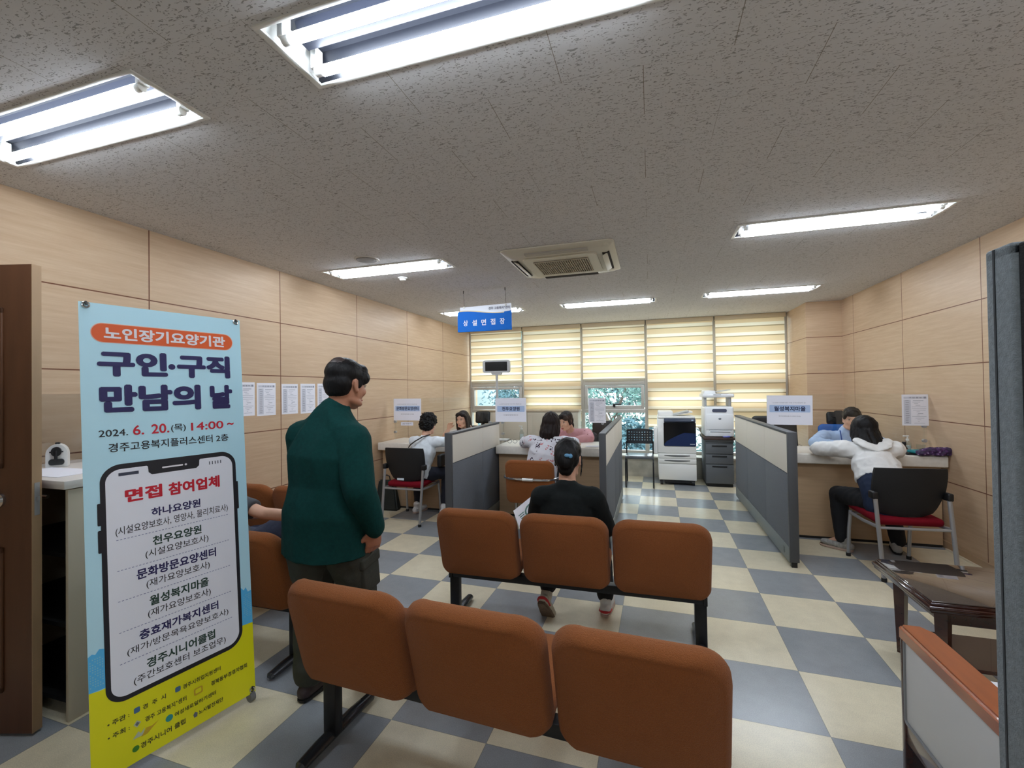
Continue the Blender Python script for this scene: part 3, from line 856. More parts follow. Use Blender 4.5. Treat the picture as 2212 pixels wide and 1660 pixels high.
ROWS = [(-0.60, 1.648, -0.05, 'nearest row of three brown waiting chairs, seen from behind at the bottom'),
        (-0.515, 2.83, 0.018, 'row of three brown chairs where the woman in black sits')]
for k, (x, y, a, lb) in enumerate(ROWS):
    if k == 0:
        sr.location = (x, y, 0); sr.rotation_euler = (0, 0, a); sr['label'] = lb; WM[sr.name] = Matrix.Translation((x, y, 0)) @ Matrix.Rotation(a, 4, 'Z')
    else: dup(sr, (x, y, 0), a, lb)

s1 = seat_row((-0.5, 0.5), 0.49)
s1.location = (-2.44, 2.115, 0); s1['label'] = 'brown chairs just behind the blue banner, where the person in jeans sits'; WM[s1.name] = Matrix.Translation((-2.44, 2.115, 0))
s2 = seat_row((-0.5, 0.5), 0.53)
s2.location = (-2.96, 3.10, 0); s2['label'] = 'pair of brown chairs by the left wall, beyond the row behind the banner'; WM[s2.name] = Matrix.Translation((-2.96, 3.10, 0))
# single brown chair with a chrome arm tube, at the middle counter
t = thing('tube_arm_chair', 'brown upholstered chair with a wrap-around chrome arm tube at the middle counter', 'chair', (-1.20, 4.66, 0), 0)
Mb = Matrix.Translation((-1.20, 4.46, 0.36)) @ Matrix.Rotation(radians(8), 4, 'X')
obj('backrest', pad(MB(), 0.52, 0.46, 0.08, 0.075, 0.06, 0.02, Mb, 0.01), fab, t, 60)
Ms = Matrix.Translation((-1.20, 4.95, 0.42)) @ Matrix.Rotation(radians(93), 4, 'X')
obj('seat', pad(MB(), 0.52, 0.47, 0.09, 0.07, 0.05, 0.0, Ms), fab, t, 60)
arm = [(-1.50 + 0.0, 4.93, 0.60), (-1.50, 4.75, 0.625), (-1.497, 4.55, 0.63), (-1.47, 4.44, 0.63), (-1.40, 4.375, 0.63), (-1.30, 4.355, 0.63), (-1.20, 4.352, 0.63), (-1.10, 4.355, 0.63), (-1.0, 4.375, 0.63), (-0.93, 4.44, 0.63), (-0.903, 4.55, 0.63), (-0.90, 4.75, 0.625), (-0.90, 4.93, 0.60)]
obj('arm_tube', MB().tube(arm, 0.0135, 10), K['chrome'], t)
obj('joint_sleeve', MB().cyl((-1.255, 4.352, 0.63), (-1.145, 4.352, 0.63), 0.0155), mat('joint_bright', (232, 234, 236), 0.3, 0.6), t)
for sx in (-1, 1):
    x = -1.20 + sx * 0.30
    obj('leg', MB().tube([(x, 4.93, 0.60), (x, 4.94, 0.3), (x, 4.95, 0.012)], 0.0125, 10), K['chrome'], t)
    x2 = -1.20 + sx * 0.16
    obj('leg', MB().tube([(x2, 4.47, 0.40), (x2, 4.45, 0.2), (x2, 4.44, 0.012)], 0.0115, 10), K['chrome'], t)
obj('under_frame', MB().tube([(-1.50, 4.93, 0.36), (-0.90, 4.93, 0.36)], 0.011, 8).tube([(-1.36, 4.46, 0.36), (-1.36, 4.93, 0.36)], 0.01, 8).tube([(-1.04, 4.46, 0.36), (-1.04, 4.93, 0.36)], 0.01, 8), K['chrome'], t)

# visitor chairs: black shell back, red pad, silver legs
redf = mat('red_seat_fabric', (122, 8, 28), 0.85, bump=0.5, bscale=300, spec=0.2)
meshb = mat('black_mesh_back', (22, 23, 26), 0.6, bump=0.5, bscale=500)
def visitor_chair(label, loc, a):
    t = thing('visitor_chair', label, 'chair', (0, 0, 0), 0, 'red and black visitor chairs')
    W = 0.25
    # back shell: curved sheet with taper, thickness
    V, F = [], []
    nu, nv = 14, 10
    for s in (0, 1):
        for j in range(nv + 1):
            v = j / nv
            z = 0.475 + 0.40 * v
            hw = 0.195 + 0.06 * min(1, v * 1.9) ** 0.7 - 0.008 * max(0, v - 0.85) / 0.15
            for i in range(nu + 1):
                u = -1 + 2 * i / nu
                zz = z + (0.028 * (u * u) * (1 - v) if v < 1 else 0) + 0.006 * (1 - u * u) * v
                y = -0.205 - 0.055 * v + 0.045 * u * u + 0.035 * (1 - v) ** 2 + (0.022 if s else 0)
                V.append((hw * u, y, zz))
    m = (nu + 1) * (nv + 1)
    for s in (0, 1):
        for j in range(nv):
            for i in range(nu):
                q = s * m + j * (nu + 1) + i
                F.append((q, q + 1, q + nu + 2, q + nu + 1) if s == 0 else (q, q + nu + 1, q + nu + 2, q + 1))
    edge = [j * (nu + 1) for j in range(nv + 1)] + [nv * (nu + 1) + i for i in range(1, nu + 1)] + [j * (nu + 1) + nu for j in range(nv - 1, -1, -1)] + [i for i in range(nu - 1, 0, -1)]
    for k in range(len(edge)):
        p, q = edge[k], edge[(k + 1) % len(edge)]
        F.append((p, q, q + m, p + m))
    sh = obj('backrest', MB().add(V, F), meshb, t, 50, local=True)
    obj('care_label', MB().b2((-0.07, -0.249, 0.505), (0.02, -0.246, 0.53), 0.003) if label.startswith('black and red visitor chair at the left') else MB().b2((-0.02, -0.22, 0.49), (0.02, -0.216, 0.495)), mat('care_label', (214, 224, 234), 0.5) if label.startswith('black and red visitor chair at the left') else meshb, sh, local=True)
    obj('seat', MB().box((0, 0.03, 0.455), (0.47, 0.47, 0.065), 0.03, 4, rot=Matrix.Rotation(radians(3), 3, 'X')), redf, t, 60, local=True)
    for s in (-1, 1):
        obj('leg', MB().tube([(s * 0.247, -0.30, 0.012), (s * 0.25, -0.27, 0.25), (s * 0.252, -0.235, 0.50), (s * 0.252, -0.215, 0.64)], 0.0165, 10, flat=0.75), K['silver'], t, local=True)
        obj('leg', MB().tube([(s * 0.235, 0.255, 0.012), (s * 0.235, 0.235, 0.25), (s * 0.235, 0.20, 0.425)], 0.0155, 10, flat=0.75), K['silver'], t, local=True)
        obj('arm_joint', MB().box((s * 0.256, -0.195, 0.655), (0.042, 0.075, 0.062), 0.012, 3), K['black'], t, local=True)
        obj('side_rail', MB().tube([(s * 0.235, 0.21, 0.405), (s * 0.242, -0.02, 0.398), (s * 0.25, -0.245, 0.41)], 0.014, 8), K['silver'], t, local=True)
        for yy, zz in ((-0.30, 0.0), (0.255, 0.0)):
            xx = 0.247 if yy < 0 else 0.235
            obj('rubber_foot', MB().cyl((s * xx, yy, 0.0), (s * xx, yy, 0.028), 0.019), K['black'], t, local=True)
    for yy, ww in ((-0.245, 0.25), (0.2, 0.235)):
        obj('cross_rail', MB().tube([(-ww, yy, 0.405), (ww, yy, 0.405)], 0.011, 8), K['silver'], t, local=True)
    t.location = loc; t.rotation_euler = (0, 0, a); WM[t.name] = Matrix.Translation(loc) @ Matrix.Rotation(a, 4, 'Z')
    return t
visitor_chair('black and red visitor chair at the left counter, with a white label on its back', Vector((-2.775, 4.825, 0)), 0.0)
visitor_chair('black and red visitor chair at the right counter beside the wall', Vector((1.945, 4.52, 0)), 0.09)

# ------------------------------------------------------------------ machines at the back
off = mat('copier_offwhite', (238, 238, 235), 0.4)
off2 = mat('copier_grey_white', (190, 193, 194), 0.45)
navyp = mat('copier_navy_panel', (20, 40, 84), 0.25)
gloss = mat('copier_black_gloss', (9, 10, 14), 0.12)
x0, x1, y0 = 0.105, 0.672, 7.44
c = thing('photocopier', 'large white photocopier with a black and navy front between the perforated chair and the printer', 'photocopier', ((x0 + x1) / 2, y0 + 0.3, 0), 0)
obj('body', MB().b2((x0, y0, 0.505), (x1, y0 + 0.58, 1.045), 0.012), off, c)
obj('paper_tray', MB().b2((x0 + 0.005, y0 - 0.004, 0.425), (x1 - 0.003, y0 + 0.58, 0.50), 0.006), off, c)
obj('paper_tray', MB().b2((x0 + 0.005, y0 - 0.004, 0.345), (x1 - 0.003, y0 + 0.58, 0.42), 0.006), off, c)
obj('cabinet_base', MB().b2((x0 + 0.008, y0, 0.085), (x1 - 0.003, y0 + 0.58, 0.338), 0.006), off, c)
for z in (0.465, 0.387):
    obj('tray_handle', MB().add([((x0 + x1) / 2 + 0.19 * (-1 + 2 * k / 12), y0 - 0.006, z + (0.012 if s else -0.014 * (1 - (-1 + 2 * k / 12) ** 2))) for s in (0, 1) for k in range(13)],
        [(k, k + 1, 14 + k, 13 + k) for k in range(12)]), mat('handle_recess', (96, 98, 98), 0.6), c, None)
obj('front_opening', MB().prism(rrect(x0 + 0.09, x1 - 0.002, 0.615, 0.99, 0.02, 4), 0, 0.006, Matrix(((1, 0, 0, 0), (0, 0, -1, y0 + 0.001), (0, 1, 0, 0), (0, 0, 0, 1)))), gloss, c)
nv_ = [(x0 + 0.095, 0.635), (x0 + 0.10, 0.655)] + [(x0 + 0.10 + 0.462 * k / 14, 0.665 + 0.165 * min(1, k / 14 * 1.6) ** 0.8 - 0.02 * max(0, k / 14 - 0.55)) for k in range(1, 15)] + [(x1 - 0.006, 0.622), (x0 + 0.11, 0.622)]
obj('navy_cover', MB().prism([(a, b) for a, b in nv_], 0, 0.004, Matrix(((1, 0, 0, 0), (0, 0, -1, y0 - 0.005), (0, 1, 0, 0), (0, 0, 0, 1)))), navyp, c)
obj('badge', MB().b2((x1 - 0.09, y0 - 0.013, 0.645), (x1 - 0.02, y0 - 0.008, 0.66)), mat('badge_grey', (150, 160, 176), 0.4), c)
obj('control_panel', MB().box((x0 + 0.325, y0 - 0.015, 1.02), (0.46, 0.08, 0.06), 0.012, 3, rot=Matrix.Rotation(radians(-20), 3, 'X')), mat('control_panel_slate', (46, 56, 76), 0.35), c)
obj('power_key', MB().box((x1 - 0.055, y0 - 0.058, 1.03), (0.03, 0.006, 0.014), 0.002), mat('key_light', (190, 210, 230), 0.4), c)
obj('scanner_lid', MB().b2((x0 + 0.0, y0 + 0.0, 1.048), (x1 - 0.01, y0 + 0.56, 1.085), 0.015, 3), off, c)
obj('document_feeder', MB().b2((x0 + 0.01, y0 + 0.06, 1.083), (x0 + 0.24, y0 + 0.52, 1.165), 0.025, 3).box((x0 + 0.37, y0 + 0.30, 1.12), (0.33, 0.36, 0.025), 0.01, 2, rot=Matrix.Rotation(radians(-10), 3, 'Y')), off, c)
obj('original_tray', MB().box((x0 + 0.35, y0 + 0.24, 1.135), (0.26, 0.3, 0.014), 0.005, 2, rot=Matrix.Rotation(radians(-14), 3, 'Y')), off2, c)
obj('bypass_tray', MB().b2((x0 - 0.06, y0 + 0.02, 0.48), (x0 + 0.002, y0 + 0.40, 0.90), 0.02, 3), off, c)
for sx in (x0 + 0.05, x1 - 0.05):
    for sy in (y0 + 0.05, y0 + 0.52):
        obj('caster', MB().cyl((sx - 0.02, sy, 0.042), (sx + 0.02, sy, 0.042), 0.042, n=16).b2((sx - 0.025, sy - 0.03, 0.05), (sx + 0.025, sy + 0.03, 0.088)), K['black'], c)
obj('plinth', MB().b2((x0 + 0.09, y0 + 0.04, 0.03), (x1 - 0.03, y0 + 0.5, 0.086)), K['black'], c)

dc = thing('drawer_cabinet', 'dark grey three-drawer steel cabinet under the laser printer', 'drawer cabinet', (1.0, 7.75, 0), 0)
dgr = mat('cabinet_grey_steel', (92, 96, 100), 0.5)
X0, X1, Y0 = 0.805, 1.20, 7.46
obj('carcass', MB().b2((X0, Y0 + 0.02, 0.05), (X1, Y0 + 0.56, 0.70), 0.003), dgr, dc)
obj('plinth', MB().b2((X0 + 0.02, Y0 + 0.04, 0.0), (X1 - 0.01, Y0 + 0.5, 0.05)), K['black'], dc)
for z0, z1 in ((0.51, 0.66), (0.355, 0.50), (0.055, 0.345)):
    d = obj('drawer', MB().b2((X0 + 0.004, Y0, z0), (X1 - 0.004, Y0 + 0.03, z1), 0.003), dgr, dc)
    obj('handle', MB().b2((X0 + 0.09, Y0 - 0.004, z1 - 0.042), (X0 + 0.30, Y0 + 0.002, z1 - 0.018)), mat('handle_black', (30, 32, 34), 0.5), d)
obj('top', MB().b2((X0 - 0.005, Y0 - 0.01, 0.70), (X1 + 0.005, Y0 + 0.57, 0.725), 0.003), dgr, dc)
tr = tag(obj('wooden_board', MB().b2((X0 - 0.03, Y0 - 0.03, 0.727), (X1 + 0.03, Y0 + 0.57, 0.765), 0.004), mat('dark_board', (66, 50, 46), 0.5)), 'dark brown board between the drawer cabinet and the laser printer', 'board')

pr = thing('laser_printer', 'tall off-white laser printer with a raised scanner, on the grey drawer cabinet', 'printer', (1.0, 7.75, 0.767), 0)
x0, x1, y0, zb = 0.80, 1.215, 7.47, 0.767
pw = mat('printer_white', (236, 239, 242), 0.4)
obj('body', MB().b2((x0, y0, zb), (x1, y0 + 0.5, 1.235), 0.03, 4), pw, pr)
obj('front_door', MB().b2((x0 + 0.02, y0 - 0.012, zb + 0.12), (x1 - 0.005, y0 + 0.02, 1.12), 0.008, 2), pw, pr)
obj('output_bay', MB().prism(rrect(x0 + 0.11, x1 - 0.10, 1.152, 1.20, 0.02, 4), 0, 0.012, Matrix(((1, 0, 0, 0), (0, 0, -1, y0 + 0.004), (0, 1, 0, 0), (0, 0, 0, 1)))), mat('output_bay_slate', (70, 76, 98), 0.4), pr)
obj('logo_badge', MB().ell((x0 + 0.215, y0 - 0.014, 1.05), (0.02, 0.004, 0.015)), mat('badge_silver', (130, 136, 142), 0.3, 0.5), pr)
tr_ = obj('paper_tray', MB().b2((x0 + 0.06, y0 - 0.014, zb + 0.015), (x1 - 0.04, y0 + 0.02, zb + 0.105), 0.005), pw, pr)
obj('tray_handle', MB().b2((x0 + 0.075, y0 - 0.017, zb + 0.076), (x1 - 0.055, y0 - 0.012, zb + 0.086)).b2((x0 + 0.058, y0 - 0.016, zb + 0.107), (x1 - 0.038, y0 - 0.01, zb + 0.111)), mat('gap_grey', (110, 114, 120), 0.6), tr_)
for sx in (x0 + 0.03, x1 - 0.03):
    obj('scanner_column', MB().b2((sx - 0.022, y0 + 0.15, 1.22), (sx + 0.022, y0 + 0.42, 1.385), 0.012), off2, pr)
obj('scanner', MB().b2((x0 - 0.025, y0 - 0.01, 1.375), (x1 + 0.01, y0 + 0.47, 1.435), 0.022, 3).b2((x0 + 0.0, y0 + 0.05, 1.42), (x0 + 0.17, y0 + 0.42, 1.485), 0.02, 3), pw, pr)
obj('feeder_tray', MB().box((x0 + 0.27, y0 + 0.22, 1.475), (0.24, 0.26, 0.012), 0.004, 2, rot=Matrix.Rotation(radians(-9), 3, 'Y')), off2, pr)
obj('scan_slot', MB().b2((x0 + 0.13, y0 - 0.012, 1.415), (x0 + 0.24, y0 - 0.008, 1.424)), mat('slot_grey', (120, 124, 128), 0.6), pr)
tag(obj('crumpled_tape', MB().ell((1.10, 7.445, 0.775), (0.055, 0.012, 0.012)).ell((1.13, 7.447, 0.782), (0.03, 0.01, 0.01)), mat('lilac_plastic', (104, 112, 190), 0.5)), 'lilac plastic scrap on the board in front of the laser printer', 'plastic scrap')

# perforated stacking chair
t = thing('perforated_chair', 'black stacking chair with a dotted plastic back beside the photocopier', 'chair', (-0.165, 7.33, 0), 0)
hole = []
mb = MB()
bx, by, bw = -0.175, 7.52, 0.205
def grid_plate(mb, holes_x, holes_z, x0, x1, z0, z1, r, y, th, curve):
    xs_ = sorted({x0, x1} | {a + s * r for a in holes_x for s in (-1, 1)})
    zs_ = sorted({z0, z1} | {a + s * r for a in holes_z for s in (-1, 1)})
    def yy(x): return y + curve * ((x - (x0 + x1) / 2) / ((x1 - x0) / 2)) ** 2
    keep = {}
    for i in range(len(xs_) - 1):
        for j in range(len(zs_) - 1):
            mx, mz = (xs_[i] + xs_[i + 1]) / 2, (zs_[j] + zs_[j + 1]) / 2
            keep[i, j] = not (any(abs(mx - a) < r for a in holes_x) and any(abs(mz - a) < r for a in holes_z))
    V = [(x, yy(x) + s * th, z) for s in (0, 1) for x in xs_ for z in zs_]
    nz = len(zs_); m = len(xs_) * nz
    F = []
    for (i, j), kp in keep.items():
        if not kp: continue
        a, b, c_, d = i * nz + j, (i + 1) * nz + j, (i + 1) * nz + j + 1, i * nz + j + 1
        F += [(a, b, c_, d), (a + m, d + m, c_ + m, b + m)]
        for (p, q), nb in (((a, b), (i, j - 1)), ((b, c_), (i + 1, j)), ((c_, d), (i, j + 1)), ((d, a), (i - 1, j))):
            if not keep.get(nb, False): F.append((p, q, q + m, p + m))
    return mb.add(V, F)
pblk = mat('black_chair_shell', (40, 42, 46), 0.5)
grid_plate(mb, [bx + 0.19 * (-0.86 + 1.72 * k / 8) for k in range(9)], [0.70, 0.742, 0.784, 0.826], bx - bw, bx + bw, 0.64, 0.865, 0.0066, by - 0.03, 0.014, 0.03)
mb.prism([(bx + bw * (-1 + 2 * k / 12), 0.863 + 0.022 * (1 - (-1 + 2 * k / 12) ** 2)) for k in range(13)] + [(bx + bw, 0.86), (bx - bw, 0.86)], 0, 0.014, Matrix(((1, 0, 0, 0), (0, 0, -1, by - 0.012), (0, 1, 0, 0), (0, 0, 0, 1))))
obj('backrest', mb, pblk, t, 30)
obj('seat', MB().box((bx, 7.32, 0.465), (0.43, 0.42, 0.045), 0.018, 3), mat('seat_grey_gloss', (82, 86, 90), 0.25), t)
for s in (-1, 1):
    x = bx + s * 0.205
    obj('leg_frame', MB().tube([(x, by - 0.015, 0.68), (x, by, 0.60), (x, by - 0.03, 0.45), (x, 7.15, 0.445), (x, 7.11, 0.40), (x, 7.09, 0.06), (x, 7.12, 0.012), (x, 7.52, 0.012), (x, 7.55, 0.06), (x, 7.46, 0.44)], 0.011, 8), K['darkmetal'], t)

# low storage cabinet under the second window
cab = thing('storage_cabinet', 'long low beige storage cabinet with four doors under the second window', 'cabinet', (-2.05, 8.0, 0), 0)
beige = mat('cabinet_beige', (186, 176, 158), 0.5)
obj('carcass', MB().b2((-2.98, 7.62, 0.06), (-1.19, 7.98, 1.145), 0.003), beige, cab)
obj('top', MB().b2((-3.0, 7.60, 1.145), (-1.17, 7.99, 1.172), 0.004), mat('cabinet_top', (170, 152, 130), 0.5), cab)
obj('plinth', MB().b2((-2.96, 7.64, 0), (-1.21, 7.97, 0.06)), toe, cab)
for k in range(4):
    a = -2.975 + 0.445 * k
    d = obj('door', MB().b2((a + 0.004, 7.605, 0.07), (a + 0.439, 7.622, 1.135), 0.003), beige, cab)
    obj('knob', MB().cyl((a + (0.40 if k % 2 == 0 else 0.04), 7.605, 0.62), (a + (0.40 if k % 2 == 0 else 0.04), 7.585, 0.62), 0.011), K['silver'], d)

# office chairs of the consultants
def office_chair(label, x, y, a, head, zs=(0.62, 0.98), w=0.44, back=None):
    t = thing('office_chair', label, 'chair', (0, 0, 0), 0, 'swivel chairs behind the counters')
    obj('seat', MB().box((0, 0, 0.46), (0.48, 0.46, 0.08), 0.03, 3), back or K['black'], t, 60, local=True)
    Mb = Matrix.Translation((0, -0.19, zs[0])) @ Matrix.Rotation(radians(8), 4, 'X')
    obj('backrest', pad(MB(), w, zs[1] - zs[0], 0.05, 0.06, 0.05, 0.03, Mb), back or K['black'], t, 60, local=True)
    if head:
        Mh = Matrix.Translation((0, -0.275, head[0])) @ Matrix.Rotation(radians(6), 4, 'X')
        obj('headrest', pad(MB(), 0.26, head[1] - head[0], 0.045, 0.035, 0.03, 0.02, Mh), K['black'], t, 60, local=True)
        obj('headrest_stem', MB().b2((-0.025, -0.285, zs[1] - 0.1), (0.025, -0.27, head[0] + 0.05)), K['black'], t, local=True)
    obj('back_support', MB().tube([(0, -0.12, 0.42), (0, -0.24, 0.45), (0, -0.25, 0.66)], 0.022, 8), K['black'], t, local=True)
    obj('column', MB().cyl((0, 0, 0.08), (0, 0, 0.43), 0.026), K['darkmetal'], t, local=True)
    for k in range(5):
        q = 2 * pi * k / 5
        lg = obj('base_arm', MB().tube([(0, 0, 0.10), (0.28 * cos(q), 0.28 * sin(q), 0.075)], [0.026, 0.016], 8), K['black'], t, local=True)
        obj('caster', MB().ell((0.28 * cos(q), 0.28 * sin(q), 0.032), (0.03, 0.03, 0.032), u=12, v=8), K['black'], lg, local=True)
    t.location = (x, y, 0); t.rotation_euler = (0, 0, a); WM[t.name] = Matrix.Translation((x, y, 0)) @ Matrix.Rotation(a, 4, 'Z')
    return t
office_chair('black swivel chair with a headrest behind the left counter, right of the long-haired consultant', -2.70, 6.75, pi, (0.985, 1.185), (0.58, 0.95))
office_chair('black swivel chair of the consultant in pink at the middle counter', -0.93, 6.12, pi, None, (0.56, 0.93))
office_chair('empty black swivel chair behind the middle counter, next to the aisle partition', -0.81, 6.98, pi - 0.5, None, (0.62, 1.03), 0.42)
office_chair('black swivel chair behind the right counter, beneath the right paper sign', 1.515, 6.15, pi + 0.1, None, (0.60, 1.165), 0.52)
office_chair('blue-backed swivel chair with a black headrest, used by the man in the pale blue shirt', 2.17, 6.10, pi - 0.1, (1.06, 1.215), (0.60, 1.07), 0.46, mat('blue_chair_fabric', (40, 100, 178), 0.8))

# customer display on its pole
cd = thing('customer_display', 'pale grey customer display with a black screen on a tall pole behind the middle counter', 'display', (-1.937, 5.55, CT), 0)
cg = mat('display_grey', (190, 190, 188), 0.45)
obj('base_plate', MB().b2((-1.90 - 0.10, 5.56, CT), (-1.90 + 0.09, 5.70, CT + 0.02), 0.006), cg, cd)
obj('pole', MB().cyl((-1.955, 5.62, CT + 0.015), (-1.955, 5.62, 1.75), 0.0165), cg, cd)
obj('screen_neck', MB().prism([(-0.085, 0.0), (0.085, 0.0), (0.06, -0.05), (-0.06, -0.05)], -0.02, 0.02, Matrix(((1, 0, 0, -1.955), (0, 0, -1, 5.62), (0, 1, 0, 1.795), (0, 0, 0, 1)))), cg, cd)
h_ = obj('screen_housing', MB().prism(rrect(-0.185, 0.185, 0, 0.165, 0.03, 5), -0.025, 0.025, Matrix(((0.995, 0, 0.1, -1.955), (0.1, 0, -0.995, 5.615), (0, 1, 0, 1.775), (0, 0, 0, 1)))), cg, cd)
obj('screen', MB().prism(rrect(-0.150, 0.150, 0.022, 0.143, 0.006, 3), 0.025, 0.028, Matrix(((0.995, 0, 0.1, -1.955), (0.1, 0, -0.995, 5.615), (0, 1, 0, 1.775), (0, 0, 0, 1)))), mat('display_off_black', (14, 14, 14), 0.2), h_)

# ------------------------------------------------------------------ things on the counters
clearp = glass_mat('clear_plastic', (0.86, 0.9, 0.9), 0.08, 0.05)
def pump_bottle(x, y, label, h=0.12, r=0.028):
    t = thing('pump_bottle', label, 'bottle', (x, y, CT), 0, 'hand sanitiser bottles')
    z = CT + 0.001
    obj('bottle_body', MB().rings([((x, y, z), r), ((x, y, z + h * 0.75), r), ((x, y, z + h * 0.92), r * 0.5), ((x, y, z + h), r * 0.42)], 16), clearp, t)
    obj('gel', MB().rings([((x, y, z + 0.003), r * 0.9), ((x, y, z + h * 0.6), r * 0.9)], 16), mat('clear_gel', (196, 204, 204), 0.2), t)
    obj('pump_head', MB().rings([((x, y, z + h), r * 0.5), ((x, y, z + h + 0.018), r * 0.5)], 14).cyl((x, y, z + h + 0.018), (x, y, z + h + 0.04), 0.005).box((x - 0.012, y, z + h + 0.044), (0.05, 0.014, 0.011), 0.003), K['white'], t)
    return t
pump_bottle(2.40, 5.31, 'clear pump bottle on the right counter beside the brown bottle')
pump_bottle(-1.615, 5.60, 'clear pump bottle on the middle counter left of the floral woman', 0.15)
t = thing('brown_bottle', 'small brown glass bottle on the right counter next to the pump bottle', 'bottle', (2.345, 5.25, CT))
obj('bottle_body', MB().rings([((2.345, 5.25, CT + 0.001), 0.026), ((2.345, 5.25, CT + 0.055), 0.026), ((2.345, 5.25, CT + 0.075), 0.014), ((2.345, 5.25, CT + 0.085), 0.013)], 16), mat('amber_glass', (70, 34, 28), 0.12), t)
obj('paper_label', MB().rings([((2.345, 5.25, CT + 0.015), 0.0268), ((2.345, 5.25, CT + 0.045), 0.0268)], 16), mat('bottle_label', (190, 196, 200), 0.6), t)
obj('cap', MB().cyl((2.345, 5.25, CT + 0.085), (2.345, 5.25, CT + 0.115), 0.016), K['black'], t)
t = thing('drinking_glass', 'small clear drinking cup on the right counter, right of the pump bottle', 'cup', (2.50, 5.30, CT))
obj('cup_wall', MB().rings([((2.50, 5.30, CT + 0.001), 0.028), ((2.50, 5.30, CT + 0.085), 0.035)], 18, cap=False), clearp, t)
t = thing('black_phone', 'black phone lying on the right counter in front of the bottles', 'phone', (2.40, 5.19, CT))
obj('phone_case', MB().box((2.40, 5.19, CT + 0.006), (0.15, 0.075, 0.010), 0.004, 2), K['black'], t)
obj('phone_screen', MB().box((2.40, 5.19, CT + 0.0115), (0.14, 0.068, 0.001)), gloss, t)

t = thing('folded_umbrella', 'folded purple and teal patterned umbrella on the right end of the right counter', 'umbrella', (2.50, 5.18, CT))
um = bpy.data.materials.new('umbrella_print'); um.use_nodes = True
nt = um.node_tree; b = nt.nodes['Principled BSDF']; b.inputs['Roughness'].default_value = 0.55
tc = nd(nt, 'ShaderNodeTexCoord'); vo = nd(nt, 'ShaderNodeTexVoronoi'); vo.inputs['Scale'].default_value = 34; nt.links.new(tc.outputs['Object'], vo.inputs['Vector'])
cr = nd(nt, 'ShaderNodeValToRGB'); cr.color_ramp.interpolation = 'CONSTANT'
e = cr.color_ramp.elements; e[0].color = (*lin((176, 166, 196)), 1); e[1].position = 0.22; e[1].color = (*lin((78, 40, 96)), 1)
x_ = e.new(0.52); x_.color = (*lin((48, 26, 66)), 1)
nt.links.new(vo.outputs['Distance'], cr.inputs[0]); nt.links.new(cr.outputs[0], b.inputs['Base Color'])
mb = MB()
rng = random.Random(4)
for k in range(9):
    a = -0.5 + k * 0.11
    p0 = Vector((2.42 + 0.02 * k, 5.11 + 0.012 * (k % 3), CT + 0.03 + 0.012 * (k % 2)))
    mb.limb([p0 + Vector((-0.03, -0.02, 0.0)), p0 + Vector((0.05, -0.01, 0.012)), p0 + Vector((0.09, 0.0, -0.004))], [(0.036, 0.020), (0.042, 0.030), (0.026, 0.014)], (0, 1, 0.3 * (-1) ** k))
fuse('canopy', mb, um, t, 0.006, 4, 0.006, (40, 40, 40))
obj('teal_lining', MB().box((2.425, 5.20, CT + 0.03), (0.12, 0.10, 0.03), 0.012, 3, rot=Matrix.Rotation(0.4, 3, 'Z')), mat('teal_fabric', (30, 134, 142), 0.6), t)
obj('handle', MB().cyl((2.565, 5.10, CT + 0.018), (2.600, 5.07, CT - 0.0 + 0.02), 0.012), K['black'], t)

t = thing('paper_stack', 'small stack of white paper on the middle counter beside the aisle partition', 'paper', (-0.63, 5.22, CT))
for k in range(3):
    obj('paper_sheet', MB().box((-0.63 + 0.006 * k, 5.22 - 0.004 * k, CT + 0.002 + 0.002 * k), (0.19, 0.13, 0.0015), rot=Matrix.Rotation(0.1 * k, 3, 'Z')), K['paper'], t)
t = thing('spectacles', 'pair of glasses lying on the middle counter near the partition', 'glasses', (-1.66, 5.33, CT))
for s in (-1, 1):
    obj('rim', MB().tube([(-1.66 + s * 0.034 + 0.027 * cos(q), 5.33, CT + 0.026 + 0.022 * sin(q)) for q in [2 * pi * k / 14 for k in range(14)]], 0.0022, 6, closed=True), K['darkmetal'], t)
    obj('temple', MB().tube([(-1.66 + s * 0.062, 5.33, CT + 0.03), (-1.66 + s * 0.06, 5.40, CT + 0.03)], 0.002, 6), K['darkmetal'], t)
t = thing('document', 'white form lying under the arms of the floral woman on the middle counter', 'paper', (-1.15, 5.25, CT))
obj('sheet', MB().box((-1.15, 5.25, CT + 0.0015), (0.30, 0.21, 0.001)), K['paper'], t)
t = thing('document', 'white form on the left counter in front of the curly-haired woman', 'paper', (-2.55, 5.27, CT))
obj('sheet', MB().box((-2.55, 5.27, CT + 0.0015), (0.30, 0.21, 0.001)), K['paper'], t)
t = thing('document', 'white form on the right counter under the arms of the woman in the white jacket', 'paper', (1.75, 5.30, CT))
obj('sheet', MB().box((1.75, 5.30, CT + 0.0015), (0.30, 0.21, 0.001)), K['paper'], t)

